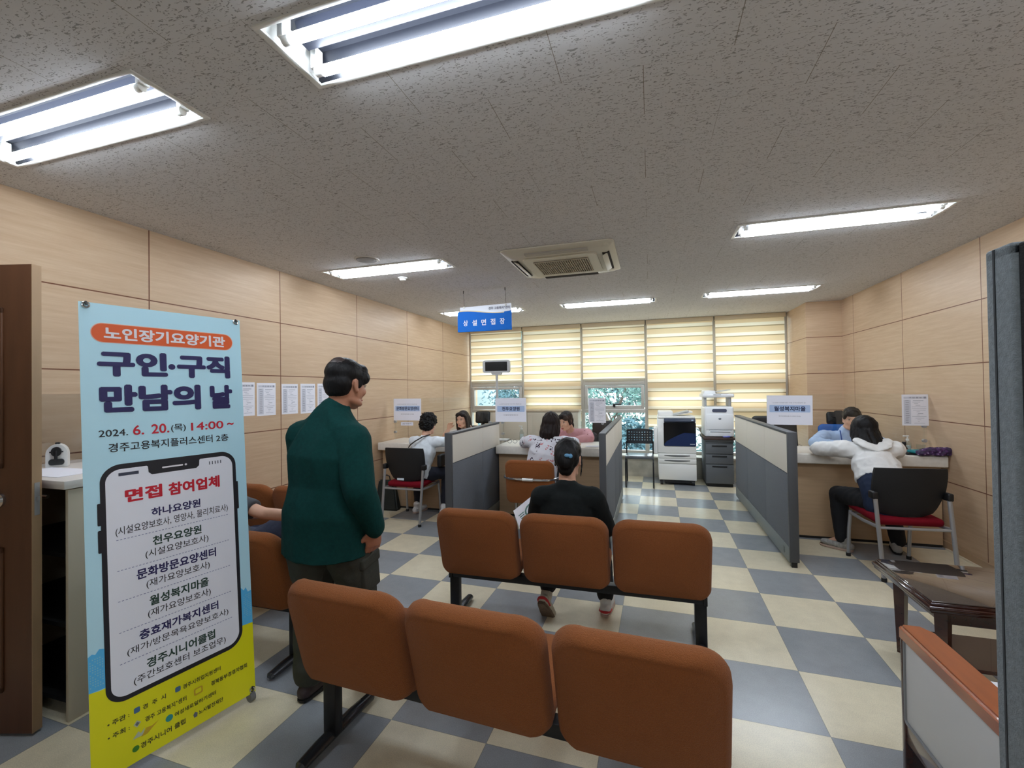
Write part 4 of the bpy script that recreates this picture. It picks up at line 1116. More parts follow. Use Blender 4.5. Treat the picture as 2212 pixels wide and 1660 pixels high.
# black bag on the floor by the left wall
t = thing('shopping_bag', 'black bag standing on the floor between the left wall and the visitor chair', 'bag', (-3.27, 5.08, 0))
mb = MB()
V = [(-3.455, 4.99, 0.0), (-3.13, 5.03, 0.0), (-3.13, 5.15, 0.0), (-3.455, 5.15, 0.0), (-3.425, 5.055, 0.385), (-3.20, 5.07, 0.385), (-3.20, 5.12, 0.385), (-3.425, 5.12, 0.385)]
mb.add(V, [(3, 2, 1, 0), (4, 5, 6, 7), (0, 1, 5, 4), (1, 2, 6, 5), (2, 3, 7, 6), (3, 0, 4, 7)])
bmesh.ops.bevel(mb.bm, geom=mb.bm.edges[:], offset=0.02, segments=3, affect='EDGES')
obj('bag_body', mb, mat('black_bag_cloth', (26, 32, 30), 0.6, bump=0.6, bscale=40), t, 50)
obj('bag_handle', MB().tube([(-3.36, 5.07, 0.375), (-3.35, 5.06, 0.44), (-3.30, 5.06, 0.455), (-3.26, 5.065, 0.44), (-3.25, 5.07, 0.375)], 0.008, 8), K['black'], t)

# ------------------------------------------------------------------ left foreground: door, cabinet, banner
dw = mat('brown_door_veneer', (92, 58, 36), 0.45, var=0.10, vscale=5, stretch=(5, 5, 0.5))
dl = mat('door_edge_wood', (160, 130, 98), 0.5, var=0.06, vscale=6, stretch=(5, 5, 0.5))
dr = sthing('door_1', (-2.71, 1.296, 0))
A = 0.282
U = Vector((-cos(A), -sin(A), 0)); Nn = Vector((sin(A), -cos(A), 0))
Md = Matrix((U, Vector((0, 0, 1)), Nn)).transposed().to_4x4(); Md.translation = Vector((-2.712, 1.296, 0))
struct('leaf', MB().b2((0.002, 0.012, -0.042), (0.79, 2.16, 0.0), 0.002).xf(Md), dw, dr)
struct('edge_band', MB().b2((0.0, 0.012, -0.042), (0.004, 2.16, -0.0005)).xf(Md), dl, dr)
for (a, b, c_, d) in ((0.130, 0.68, 0.20, 0.86), (0.130, 0.68, 1.22, 1.96)):
    mo = MB()
    for lo, hi in (((a, c_), (a + 0.03, d)), ((b - 0.03, c_), (b, d)), ((a, c_), (b, c_ + 0.03)), ((a, d - 0.03), (b, d))):
        mo.b2((lo[0], lo[1], -0.001), (hi[0], hi[1], 0.012), 0.006)
    struct('panel_moulding', mo.xf(Md), dw, dr)
hd = struct('door_handle', MB().cyl((0.155, 1.075, 0), (0.155, 1.075, 0.012), 0.034, n=24).cyl((0.155, 1.075, 0.01), (0.155, 1.075, 0.06), 0.012).tube([(0.155, 1.075, 0.055), (0.19, 1.068, 0.06), (0.25, 1.06, 0.058), (0.28, 1.062, 0.056)], [0.011, 0.012, 0.010, 0.008], 10)
    .cyl((0.155, 1.075, -0.042), (0.155, 1.075, -0.054), 0.034, n=24).cyl((0.155, 1.075, -0.05), (0.155, 1.075, -0.10), 0.012).tube([(0.155, 1.075, -0.095), (0.10, 1.07, -0.10), (0.035, 1.065, -0.10)], [0.011, 0.011, 0.009], 10).xf(Md), K['chrome'], dr)
struct('latch_plate', MB().b2((-0.001, 1.0, -0.032), (0.001, 1.15, -0.01)).b2((-0.010, 1.065, -0.026), (0.001, 1.085, -0.016)).xf(Md), K['silver'], dr)

oc = thing('open_shelf_counter', 'tall beige counter cabinet with a dark open front, between the door and the banner', 'cabinet', (-3.08, 1.62, 0), 0)
cb = mat('cabinet_side_taupe', (196, 186, 166), 0.5)
x0, x1, y0, y1 = XL + 0.012, -2.655, 1.398, 2.02
dkk = mat('cabinet_inside_shadow', (20, 20, 20), 0.7)  # black interior stands in for the shadow inside the open shelves
y1 = 1.88
obj('side_panel', MB().b2((x1 - 0.02, y0, 0.0), (x1, y1, 1.10), 0.002), cb, oc)
obj('side_panel', MB().b2((x0, y0, 0.0), (x0 + 0.02, y1, 1.10), 0.002), cb, oc)
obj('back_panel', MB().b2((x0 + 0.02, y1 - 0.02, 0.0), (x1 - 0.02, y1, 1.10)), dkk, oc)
obj('top', MB().b2((x0, y0 - 0.02, 1.105), (x1 + 0.01, y1 + 0.01, 1.145), 0.004), mat('counter_top_white', (222, 216, 210), 0.35), oc)
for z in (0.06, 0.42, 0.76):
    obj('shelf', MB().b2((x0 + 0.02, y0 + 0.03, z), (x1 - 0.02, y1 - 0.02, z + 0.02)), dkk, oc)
tag(obj('loose_paper', MB().box((-3.02, 1.53, 1.1465), (0.42, 0.21, 0.002), rot=Matrix.Rotation(0.05, 3, 'Z')), K['paper']), 'white paper lying on the tall counter in front of the pencil sharpener', 'paper')
ag = tag(obj('acrylic_guard', MB().b2((-3.022, 1.62, 1.146), (-3.016, 1.86, 1.56)), glass_mat('acrylic_edge_tint', (0.86, 0.87, 0.88), 0.10, 0.08)), 'narrow clear acrylic sheet standing on the tall counter right behind the door', 'acrylic screen', 'clear acrylic guards')
ag.location = (-0.29, -0.02, 0)

ps = thing('pencil_sharpener', 'white arched pencil sharpener with a black crank on the tall counter', 'pencil sharpener', (-3.22, 1.70, 1.141), 0)
Mp = Matrix.Translation((-3.24, 1.66, 1.1465)) @ Matrix.Rotation(0.95, 4, 'Z') @ Matrix.Diagonal((0.62, 0.7, 0.80, 1))
mb = MB()
ar = [(-0.072, 0.0), (-0.072, 0.09)] + [(0.072 * cos(q), 0.09 + 0.072 * sin(q)) for q in [pi - pi * k / 12 for k in range(1, 12)]] + [(0.072, 0.09), (0.072, 0.0)]
mb.prism(ar, -0.05, 0.05, Matrix(((1, 0, 0, 0), (0, 0, -1, 0), (0, 1, 0, 0), (0, 0, 0, 1))))
obj('case', mb.xf(Mp), K['white'], ps)
obj('crank_hub', MB().cyl((0, -0.05, 0.11), (0, -0.075, 0.11), 0.034, n=20).box((0, -0.078, 0.085), (0.022, 0.012, 0.07), 0.004).tube([(-0.045, -0.06, 0.108), (0.045, -0.06, 0.108)], 0.005, 8).xf(Mp), K['black'], ps)
obj('shavings_drawer', MB().prism(rrect(-0.052, 0.052, 0.015, 0.058, 0.02, 4), 0.05, 0.058, Matrix(((1, 0, 0, 0), (0, 0, -1, 0), (0, 1, 0, 0), (0, 0, 0, 1)))).xf(Mp), mat('smoked_plastic', (44, 48, 48), 0.2), ps)
obj('clamp_lever', MB().box((0, 0.0, 0.166), (0.03, 0.04, 0.012), 0.003).xf(Mp), K['black'], ps)

# X-banner
bn = thing('banner_stand', 'tall light blue and yellow event banner on a stand beside the doorway', 'banner', (-1.98, 1.50, 0), 0)
TL = Vector((-2.192, 1.188, 1.931)); BRv = Vector((-1.932, 1.774, 0.04)); TR = Vector((-2.051, 1.801, 1.931)); BLv = Vector((-2.073, 1.160, 0.04))
BU = (TR - TL).normalized(); BV = (BLv - TL).normalized(); BNn = BV.cross(BU).normalized()
if BNn.x < 0: BNn = -BNn
BW, BH = 0.629, 1.894
P = (TL, BU, BV, BNn)
def bm_(name, col, r=0.55): return mat(name, col, r)
MB4 = Matrix((BU, BV, BNn)).transposed().to_4x4(); MB4.translation = TL
sheet = obj('printed_sheet', MB().b2((0, 0, -0.0012), (BW, BH, 0)).xf(MB4), bm_('banner_sky_blue', (194, 238, 255), 0.45), bn)
yel = bm_('banner_yellow', (236, 232, 22), 0.45)
wave = [(BW * k / 20, 1.545 + 0.003 * sin(k)) for k in range(21)]
flat('yellow_field', [[(0, BH), (0, 1.542)] + wave[1:-1] + [(BW, 1.55), (BW, BH)]], P, yel, sheet, 0.0008)
mb2 = [(-0.0, 1.405), (0.012, 1.398), (0.022, 1.404), (0.034, 1.388), (0.056, 1.396), (0.056, 1.5455), (0.0, 1.5425)]
mb3 = [(0.578, 1.36), (0.592, 1.378), (0.602, 1.366), (0.612, 1.392), (BW, 1.388), (BW, 1.55), (0.578, 1.546)]
mblue = bm_('banner_mid_blue', (90, 190, 244))
for q_ in ([(max(0, a), b) for a, b in mb2], mb3): flat('city_silhouette', [q_], P, mblue, sheet, 0.0010)
wd = []
for bx0, bz0, nx_ in ((0.004, 1.418, 6), (0.590, 1.402, 5)):
    for i in range(nx_):
        for j in range(12):
            if (i * 7 + j * 3) % 5: wd.append(rect(bx0 + i * 0.0075, bx0 + i * 0.0075 + 0.0035, bz0 + j * 0.0095, bz0 + j * 0.0095 + 0.004))
flat('city_windows', wd, P, bm_('banner_window_blue', (150, 208, 234)), sheet, 0.0014)
flat('pill_outline', [rrect(0.034, 0.589, 0.080, 0.163, 0.0410, 10)], P, bm_('pill_border', (240, 190, 176)), sheet, 0.0009)
flat('orange_pill', [rrect(0.037, 0.586, 0.083, 0.160, 0.038, 10)], P, bm_('banner_orange', (232, 98, 40)), sheet, 0.0013)
W_ = bm_('banner_white', (240, 236, 242)); NV = bm_('banner_navy', (38, 34, 92)); RD = bm_('banner_red', (206, 30, 52)); BK = bm_('banner_black', (30, 30, 38)); GR = bm_('banner_dark_green', (40, 70, 62))
letter('pill_lettering', '노인장기요양기관', (0.076, 0.552, 0.094, 0.149), P, W_, sheet, 0.035, lift=0.002)
letter('headline_lettering', '구인', (0.052, 0.300, 0.194, 0.304), P, NV, sheet, 0.054, lift=0.001)
flat('headline_dot', [rrect(0.302, 0.330, 0.243, 0.269, 0.013, 6)], P, NV, sheet, 0.001)
letter('headline_lettering', '구직', (0.336, 0.571, 0.194, 0.306), P, NV, sheet, 0.054, lift=0.001)
letter('headline_lettering', '만남의', (0.056, 0.432, 0.338, 0.457), P, NV, sheet, 0.054, lift=0.001)
letter('headline_lettering', '날', (0.472, 0.577, 0.339, 0.457), P, NV, sheet, 0.054, lift=0.001)
letter('date_lettering', '2024.', (0.051, 0.147, 0.526, 0.554), P, BK, sheet, 0.008)
letter('date_lettering', '6.', (0.164, 0.203, 0.514, 0.556), P, RD, sheet, 0.016)
letter('date_lettering', '20.', (0.230, 0.297, 0.514, 0.556), P, RD, sheet, 0.016)
letter('date_lettering', '(목)', (0.304, 0.363, 0.520, 0.557), P, BK, sheet, 0.008)
letter('time_lettering', '14:00', (0.385, 0.528, 0.518, 0.556), P, RD, sheet, 0.014)
letter('time_lettering', '~', (0.546, 0.577, 0.530, 0.542), P, RD, sheet, 0.02)
letter('venue_lettering', '경주고용복지플러스센터', (0.081, 0.476, 0.583, 0.620), P, BK, sheet, 0.012)
letter('venue_lettering', '2층', (0.492, 0.549, 0.585, 0.620), P, BK, sheet, 0.012)
flat('phone_button', [rrect(0.040, 0.056, 0.821, 0.910, 0.004, 3), rrect(0.040, 0.056, 0.929, 1.019, 0.004, 3), rrect(0.572, 0.586, 0.828, 0.966, 0.004, 3)], P, BK, sheet, 0.0012)
flat('phone_body', [rrect(0.050, 0.578, 0.672, 1.631, 0.070, 12)], P, BK, sheet, 0.0016)
flat('phone_screen', [rrect(0.067, 0.562, 0.693, 1.612, 0.052, 12)], P, bm_('banner_screen_lilac', (240, 243, 254)), sheet, 0.0020)
flat('phone_notch', [[(0.205, 0.690), (0.212, 0.697), (0.214, 0.722), (0.226, 0.733), (0.400, 0.733), (0.412, 0.722), (0.414, 0.697), (0.421, 0.690)]], P, BK, sheet, 0.0024)
flat('notch_speaker', [rrect(0.264, 0.346, 0.706, 0.713, 0.0034, 4), rrect(0.352, 0.362, 0.705, 0.714, 0.0044, 6)], P, W_, sheet, 0.0028)
slate_ = bm_('banner_slate', (60, 66, 84))
flat('status_block', [rect(0.110, 0.179, 0.709, 0.722)], P, slate_, sheet, 0.0024)
flat('signal_bars', [rect(0.456 + 0.0125 * k, 0.460 + 0.0125 * k, 0.711, 0.726) for k in range(5)], P, slate_, sheet, 0.0024)
letter('title_lettering', '면접', (0.129, 0.262, 0.780, 0.836), P, RD, sheet, 0.042, lift=0.0022)
letter('title_lettering', '참여업체', (0.285, 0.500, 0.783, 0.840), P, RD, sheet, 0.042, lift=0.0022)
rowsB = [('하나요양원', 0.219, 0.412, 0.879, 0.917, NV), ('천우요양원', 0.220, 0.412, 1.001, 1.041, GR), ('문화방문요양센터', 0.160, 0.471, 1.124, 1.167, NV), ('월성복지마을', 0.202, 0.434, 1.250, 1.292, GR), ('충효재가복지센터', 0.163, 0.472, 1.377, 1.417, NV), ('경주시니어클럽', 0.185, 0.453, 1.503, 1.544, GR)]
for s, a, b, c_, d, col in rowsB: letter('company_lettering', s, (a, b, c_, d), P, col, sheet, 0.030, lift=0.0022)
rowsS = [('(시설요양보호사, 영양사, 물리치료사)', 0.095, 0.532, 0.930, 0.970), ('(시설요양보호사)', 0.193, 0.440, 1.053, 1.091), ('(재가요양보호사)', 0.193, 0.441, 1.178, 1.217), ('(재가요양보호사)', 0.195, 0.441, 1.304, 1.342), ('(재가/방문목욕요양보호사)', 0.121, 0.515, 1.430, 1.465), ('(주간보호센터 보조업무)', 0.140, 0.498, 1.555, 1.592)]
for s, a, b, c_, d in rowsS: letter('role_lettering', s, (a, b, c_, d), P, BK, sheet, 0.004, lift=0.0024)
for v in (0.983, 1.108, 1.232, 1.357, 1.4825):
    flat('dashed_rule', [rect(0.097 + 0.0122 * k, 0.104 + 0.0122 * k, v - 0.0012, v + 0.0012) for k in range(36)], P, bm_('banner_rule', (110, 118, 168)), sheet, 0.0024)
IK = bm_('banner_footer_ink', (62, 66, 40))
for s, a, b, c_, d in (('• 주관 :', 0.052, 0.122, 1.682, 1.703), ('• 주최 :', 0.052, 0.122, 1.733, 1.754), ('경  주  시', 0.167, 0.249, 1.683, 1.703), ('경주시취업지원센터', 0.314, 0.471, 1.684, 1.704), ('경주 고용복지⁺센터', 0.174, 0.326, 1.736, 1.757), ('경북동부경영자협회', 0.427, 0.592, 1.733, 1.754), ('여성새로일하기센터', 0.279, 0.447, 1.783, 1.802), ('경주시니어 클럽', 0.156, 0.319, 1.830, 1.853), ('노사발전재단', 0.372, 0.477, 1.830, 1.850)):
    letter('footer_lettering', s, (a, b, c_, d), P, IK, sheet, 0.02, lift=0.0016)
def disc(u, v, r, k=14): return [(u + r * cos(2 * pi * i / k), v + r * sin(2 * pi * i / k)) for i in range(k)]
lb1 = bm_('logo_blue', (74, 112, 150)); lb2 = bm_('logo_teal', (44, 152, 150)); lb3 = bm_('logo_green', (72, 140, 40)); lb4 = bm_('logo_gold', (206, 172, 40)); lb5 = bm_('logo_pale', (190, 200, 170)); lb6 = bm_('logo_grey', (104, 110, 120))
for q_ in (0.137, 0.284): flat('city_logo', [rrect(q_, q_ + 0.021, 1.680, 1.702, 0.005, 3)], P, lb1, sheet, 0.0016)
flat('centre_logo', [[(0.146, 1.732), (0.160, 1.745), (0.146, 1.760), (0.134, 1.745)]], P, lb5, sheet, 0.0016)
flat('centre_logo_mark', [[(0.146, 1.738), (0.155, 1.746), (0.146, 1.755), (0.140, 1.746)]], P, lb6, sheet, 0.0019)
flat('association_logo', [rrect(0.356, 0.392, 1.728, 1.758, 0.006, 3)], P, lb4, sheet, 0.0016)
flat('association_logo_mark', [rrect(0.362, 0.386, 1.733, 1.752, 0.005, 3)], P, yel, sheet, 0.0019)
flat('silver_logo', [[(0.130, 1.800), (0.150, 1.778), (0.158, 1.790), (0.172, 1.776), (0.166, 1.802)]], P, lb5, sheet, 0.0016)
flat('silver_logo_swash', [[(0.158, 1.806), (0.178, 1.780), (0.196, 1.784), (0.222, 1.776), (0.198, 1.792), (0.180, 1.806)]], P, lb4, sheet, 0.0019)
flat('round_logo', [disc(0.259, 1.793, 0.014)], P, lb2, sheet, 0.0016)
flat('leaf_logo', [disc(0.140, 1.841, 0.012)], P, lb3, sheet, 0.0016)
flat('foundation_logo', [[(0.350, 1.838), (0.358, 1.828), (0.368, 1.836), (0.366, 1.852), (0.354, 1.852)]], P, lb6, sheet, 0.0016)
for u, v in ((0.022, 0.012), (0.607, 0.012), (0.022, 1.876), (0.612, 1.874)):
    c0 = TL + BU * u + BV * v + BNn * 0.002
    q = [c0 + (BU * cos(2 * pi * k / 16) + BV * sin(2 * pi * k / 16)) * 0.0105 for k in range(16)]
    obj('grommet', MB().tube(q, 0.0042, 8, closed=True), K['chrome'], bn)
    obj('pole_tip', MB().tube([c0 - BNn * 0.03 - BV * 0.004, c0 - BV * 0.012 + BNn * 0.003, c0 + BNn * 0.006], 0.004, 8), K['black'], bn)
hub = TL + BU * BW / 2 + BV * 1.12 - BNn * 0.06
hub.z = 0.80
for u, v in ((0.022, 0.010), (0.607, 0.010)):
    obj('upper_pole', MB().tube([hub, TL + BU * u + BV * v - BNn * 0.012], 0.006, 8), K['darkmetal'], bn)
for u, fx in ((0.022, -0.0), (0.612, 0.0)):
    e_ = TL + BU * u + BV * 1.876 - BNn * 0.012
    obj('lower_pole', MB().tube([hub, e_], 0.007, 8), K['darkmetal'], bn)
    g_ = Vector((e_.x, e_.y, 0.024)) + BNn * 0.004
    obj('foot', MB().cyl(g_ - BU * 0.012, g_ + BU * 0.012, 0.024, n=18).tube([e_, g_], 0.008, 8), mat('foot_rubber_grey', (110, 112, 114), 0.5), bn)
rb = hub - BNn * 0.42; rb.z = 0.02
obj('rear_leg', MB().tube([hub, rb], 0.007, 8), K['darkmetal'], bn)
obj('hub', MB().ell(hub, (0.03, 0.03, 0.04)), K['black'], bn)

# ------------------------------------------------------------------ right foreground: screen, armchair, table
gscr = mat('screen_grey_fabric', (118, 126, 131), 0.9, var=0.15, vscale=90, bump=0.6, bscale=300)
bscr = mat('screen_black_fabric', (30, 30, 32), 0.9, bump=0.6, bscale=300)
s_ = thing('folding_screen', 'tall screen with grey fabric edge and black face at the right picture edge', 'screen', (1.2, 1.16, 0), 0)
obj('edge_frame', MB().b2((0.688, 1.132, 0.0), (0.71, 1.205, 1.826), 0.006, 3).b2((0.688, 1.132, 1.80), (1.75, 1.205, 1.828), 0.006, 3).b2((1.73, 1.132, 0.0), (1.752, 1.205, 1.826), 0.006), gscr, s_)
obj('face_panel', MB().b2((0.700, 1.124, 0.0), (1.742, 1.140, 1.826), 0.006, 3), bscr, s_)
obj('rear_panel', MB().b2((0.71, 1.14, 0.02), (1.73, 1.20, 1.80)), gscr, s_)
obj('edge_seam', MB().b2((0.6865, 1.176, 0.0), (0.692, 1.181, 1.825)), mat('seam_dark', (58, 62, 66), 0.9), s_)

cherry = mat('orange_cherry_wood', (152, 74, 22), 0.3, var=0.10, vscale=6, stretch=(8, 0.8, 8), coat=0.25)
mahog = mat('dark_mahogany', (62, 30, 22), 0.25, var=0.15, vscale=6, stretch=(8, 0.8, 8), coat=0.4)
vinyl = mat('grey_white_vinyl', (200, 201, 201), 0.5)
ac_ = thing('armchair', 'wood-armed armchair with grey-white upholstery at the lower right', 'armchair', (1.28, 1.78, 0), 0)
def arm_side(x0, s):
    # x0 outer edge, s = +1 inner side to the right
    yf, yb = 2.145, 1.40
    poly = [(0.0, yf - 0.015), (0.012, yf), (0.075, yf), (0.105, yf - 0.05), (0.108, yb), (0.0, yb)]
    if s < 0: poly = [(-a, b) for a, b in reversed(poly)]
    am = MB().prism([(x0 + a, b) for a, b in poly], 0.553, 0.600)
    bmesh.ops.bevel(am.bm, geom=[e for e in am.bm.edges if abs((e.verts[0].co.z + e.verts[1].co.z) / 2 - 0.6) < 1e-4], offset=0.010, segments=3, affect='EDGES')
    obj('arm', am, cherry, ac_, 40)
    a, b = (x0 + 0.006, x0 + 0.075) if s > 0 else (x0 - 0.075, x0 - 0.006)
    obj('side_panel', MB().b2((a + 0.002, yb + 0.03, 0.235), (b, yf - 0.03, 0.552), 0.010, 3), vinyl, ac_)
    tx = a + 0.001 if s > 0 else b
    obj('panel_piping', MB().tube([(tx, yf - 0.036, 0.548), (tx, yf - 0.034, 0.245), (tx, yf - 0.045, 0.236), (tx, yb + 0.04, 0.236)], 0.006, 8), mat('piping_grey', (138, 140, 142), 0.4), ac_)
    obj('leg', MB().b2((a, yf - 0.028, 0.0), (b, yf - 0.002, 0.556), 0.006), mahog, ac_)
    obj('leg', MB().b2((a, yb, 0.0), (b, yb + 0.045, 0.556), 0.006), mahog, ac_)
    obj('lower_rail', MB().b2((a + 0.004, yb + 0.03, 0.15), (b - 0.01, yf - 0.02, 0.232), 0.006), mahog, ac_)
arm_side(0.920, 1); arm_side(1.645, -1)
obj('seat_cushion', MB().b2((1.0, 1.44, 0.30), (1.565, 2.13, 0.445), 0.04, 4), mat('white_cushion', (232, 234, 240), 0.6), ac_, 60)
obj('back_cushion', MB().box((1.2825, 1.42, 0.62), (0.565, 0.13, 0.48), 0.05, 4, rot=Matrix.Rotation(0.12, 3, 'X')), vinyl, ac_, 60)
obj('seat_rail', MB().b2((1.0, 1.42, 0.20), (1.565, 2.10, 0.30), 0.006), mahog, ac_)

ct = thing('coffee_table', 'dark mahogany coffee table with a glass top beyond the armchair', 'table', (1.87, 2.93, 0), 0)
tx0, tx1, ty0, ty1, tz = 1.262, 2.48, 2.635, 3.225, 0.495
obj('table_top', MB().b2((tx0 + 0.012, ty0 + 0.012, tz - 0.018), (tx1 - 0.012, ty1 - 0.012, tz - 0.002), 0.004).b2((tx0, ty0, tz - 0.036), (tx1, ty1, tz - 0.016), 0.006).b2((tx0 + 0.008, ty0 + 0.008, tz - 0.052), (tx1 - 0.008, ty1 - 0.008, tz - 0.036), 0.005), mat('table_mahogany', (58, 28, 20), 0.12, var=0.12, vscale=6, stretch=(0.8, 8, 8), coat=0.8), ct)
glt = mat('table_glass', (72, 62, 56), 0.03, spec=1.0, coat=1.0)
obj('glass_top', MB().b2((tx0 + 0.018, ty0 + 0.018, tz - 0.001), (tx1 - 0.018, ty1 - 0.018, tz + 0.005), 0.002), glt, ct)
obj('apron', MB().b2((tx0 + 0.09, ty0 + 0.09, tz - 0.13), (tx1 - 0.09, ty0 + 0.11, tz - 0.05)).b2((tx0 + 0.09, ty1 - 0.11, tz - 0.13), (tx1 - 0.09, ty1 - 0.09, tz - 0.05)).b2((tx0 + 0.09, ty0 + 0.09, tz - 0.13), (tx0 + 0.11, ty1 - 0.09, tz - 0.05)).b2((tx1 - 0.11, ty0 + 0.09, tz - 0.13), (tx1 - 0.09, ty1 - 0.09, tz - 0.05)), mahog, ct)
for x in (tx0 + 0.10, tx1 - 0.10):
    for y in (ty0 + 0.10, ty1 - 0.10):
        obj('leg', MB().rings([((x, y, 0), 0.024), ((x, y, 0.30), 0.034), ((x, y, tz - 0.05), 0.038)], 4), mahog, ct)
obj('lower_shelf', MB().b2((tx0 + 0.12, ty0 + 0.12, 0.13), (tx1 - 0.12, ty1 - 0.12, 0.148)), mahog, ct)
# ------------------------------------------------------------------ people
def V3(*a): return Vector(a)
skinA = mat('skin_tan', (176, 122, 96), 0.5, var=0.05, vscale=30)
skinB = mat('skin_light', (214, 166, 140), 0.5, var=0.04, vscale=30)
hairm = mat('black_hair', (17, 15, 16), 0.5, spec=0.22, bump=0.6, bscale=60, stretch=(3, 3, 0.25))
hairbr = mat('dark_brown_hair', (32, 22, 21), 0.5, spec=0.22, bump=0.6, bscale=60, stretch=(3, 3, 0.25))
eyew = mat('eye_white', (224, 220, 214), 0.3); eyed = mat('eye_dark', (28, 20, 18), 0.2); lipm = mat('lips', (178, 84, 80), 0.45)

def head_matrix(c, fwd, up=(0, 0, 1), s=1.0):
    f = Vector(fwd).normalized(); u = Vector(up); r = f.cross(u).normalized(); u = r.cross(f)
    M = Matrix((r, f, u)).transposed().to_4x4() @ Matrix.Scale(s, 4); M.translation = Vector(c)
    return M

def head_shapes(mb, M):
    def e(c, r, rot=None):
        t = MB().ell(c, r, rot, 20, 14); t.xf(M)
        me = bpy.data.meshes.new('x'); t.bm.to_mesh(me); t.bm.free(); mb.bm.from_mesh(me); bpy.data.meshes.remove(me)
    e((0, -0.012, 0.035), (0.077, 0.096, 0.085))
    e((0, 0.022, -0.02), (0.067, 0.072, 0.088))
    e((0, 0.036, -0.055), (0.054, 0.052, 0.055))
    e((0, 0.058, -0.092), (0.028, 0.026, 0.020))
    e((0, -0.035, -0.035), (0.058, 0.055, 0.05))
    for s in (-1, 1):
        e((s * 0.036, 0.066, -0.022), (0.024, 0.022, 0.024))
        e((s * 0.036, 0.03, -0.075), (0.026, 0.05, 0.022), Matrix.Rotation(-0.25, 3, 'X'))
        e((s * 0.074, -0.004, -0.006), (0.008, 0.017, 0.028), Matrix.Rotation(s * 0.35, 3, 'Z') @ Matrix.Rotation(0.2, 3, 'X'))
        e((s * 0.077, -0.010, 0.005), (0.005, 0.014, 0.019), Matrix.Rotation(s * 0.5, 3, 'Z'))
        e((s * 0.075, 0.004, -0.028), (0.008, 0.010, 0.012))
    e((0, 0.078, 0.030), (0.050, 0.014, 0.012))
    e((0, 0.096, -0.022), (0.014, 0.016, 0.012)); e((0, 0.090, 0.000), (0.008, 0.012, 0.026), Matrix.Rotation(0.25, 3, 'X'))
    e((0, 0.086, -0.060), (0.022, 0.011, 0.009))

def hand_shapes(mb, wr, d, palm, s=1.0, curl=0.5, side=1):
    # d: direction the hand points, palm: direction the palm faces, side: thumb side sign
    d = Vector(d).normalized(); p = Vector(palm); p = (p - d * p.dot(d)).normalized(); ac = d.cross(p) * side
    wr = Vector(wr)
    mb.limb([wr - d * 0.02, wr + d * 0.025 * s, wr + d * 0.06 * s, wr + d * 0.088 * s], [(0.027 * s, 0.020 * s), (0.034 * s, 0.016 * s), (0.041 * s, 0.0145 * s), (0.040 * s, 0.012 * s)], ac)
    for k, (o, L) in enumerate(((0.031, 0.066), (0.0105, 0.076), (-0.0105, 0.070), (-0.031, 0.055))):
        b = wr + d * 0.088 * s + ac * o * s
        pts = [b - d * 0.015 * s]; cur = b; dd = (d + ac * o * 1.2).normalized()
        for j, fr in enumerate((0.45, 0.32, 0.23)):
            ang = curl * (0.55 + 0.45 * j) + 0.08 * k
            dj = (dd * cos(ang) + p * sin(ang)).normalized()
            cur = cur + dj * L * fr * s; pts.append(cur)
        mb.limb(pts, [0.0092 * s, 0.009 * s, 0.0083 * s, 0.0072 * s], ac, n=8)
    b = wr + d * 0.03 * s + ac * 0.030 * s
    t1 = (d * 0.72 + ac * 0.62 + p * 0.30).normalized(); t2 = (d * 0.92 + ac * 0.18 + p * 0.42).normalized()
    mb.limb([b - t1 * 0.01, b + t1 * 0.034 * s, b + t1 * 0.034 * s + t2 * 0.03 * s, b + t1 * 0.034 * s + t2 * 0.05 * s], [0.0125 * s, 0.0112 * s, 0.010 * s, 0.008 * s], p, n=8)

def face_parts(root, M, lips=True):
    def part(name, c, r, m, rot=None):
        t = MB().ell(c, r, rot, 14, 8); t.xf(M); obj(name, t, m, root, 180)
    for s in (-1, 1):
        part('eye', (s * 0.030, 0.083, 0.010), (0.0125, 0.006, 0.0055), eyew)
        part('iris', (s * 0.030, 0.0872, 0.010), (0.0055, 0.003, 0.0052), eyed)
        part('eyelid', (s * 0.030, 0.085, 0.0152), (0.0135, 0.005, 0.0014), eyed)
        part('eyebrow', (s * 0.032, 0.088, 0.031), (0.017, 0.003, 0.0022), hairm, Matrix.Rotation(-s * 0.12, 3, 'Y'))
    if lips:
        part('lips', (0, 0.0945, -0.060), (0.020, 0.006, 0.0048), lipm)
        part('lips', (0, 0.0935, -0.067), (0.016, 0.006, 0.0045), lipm)

def sub(mb, t, M):
    t.xf(M); me = bpy.data.meshes.new('x'); t.bm.to_mesh(me); t.bm.free(); mb.bm.from_mesh(me); bpy.data.meshes.remove(me)

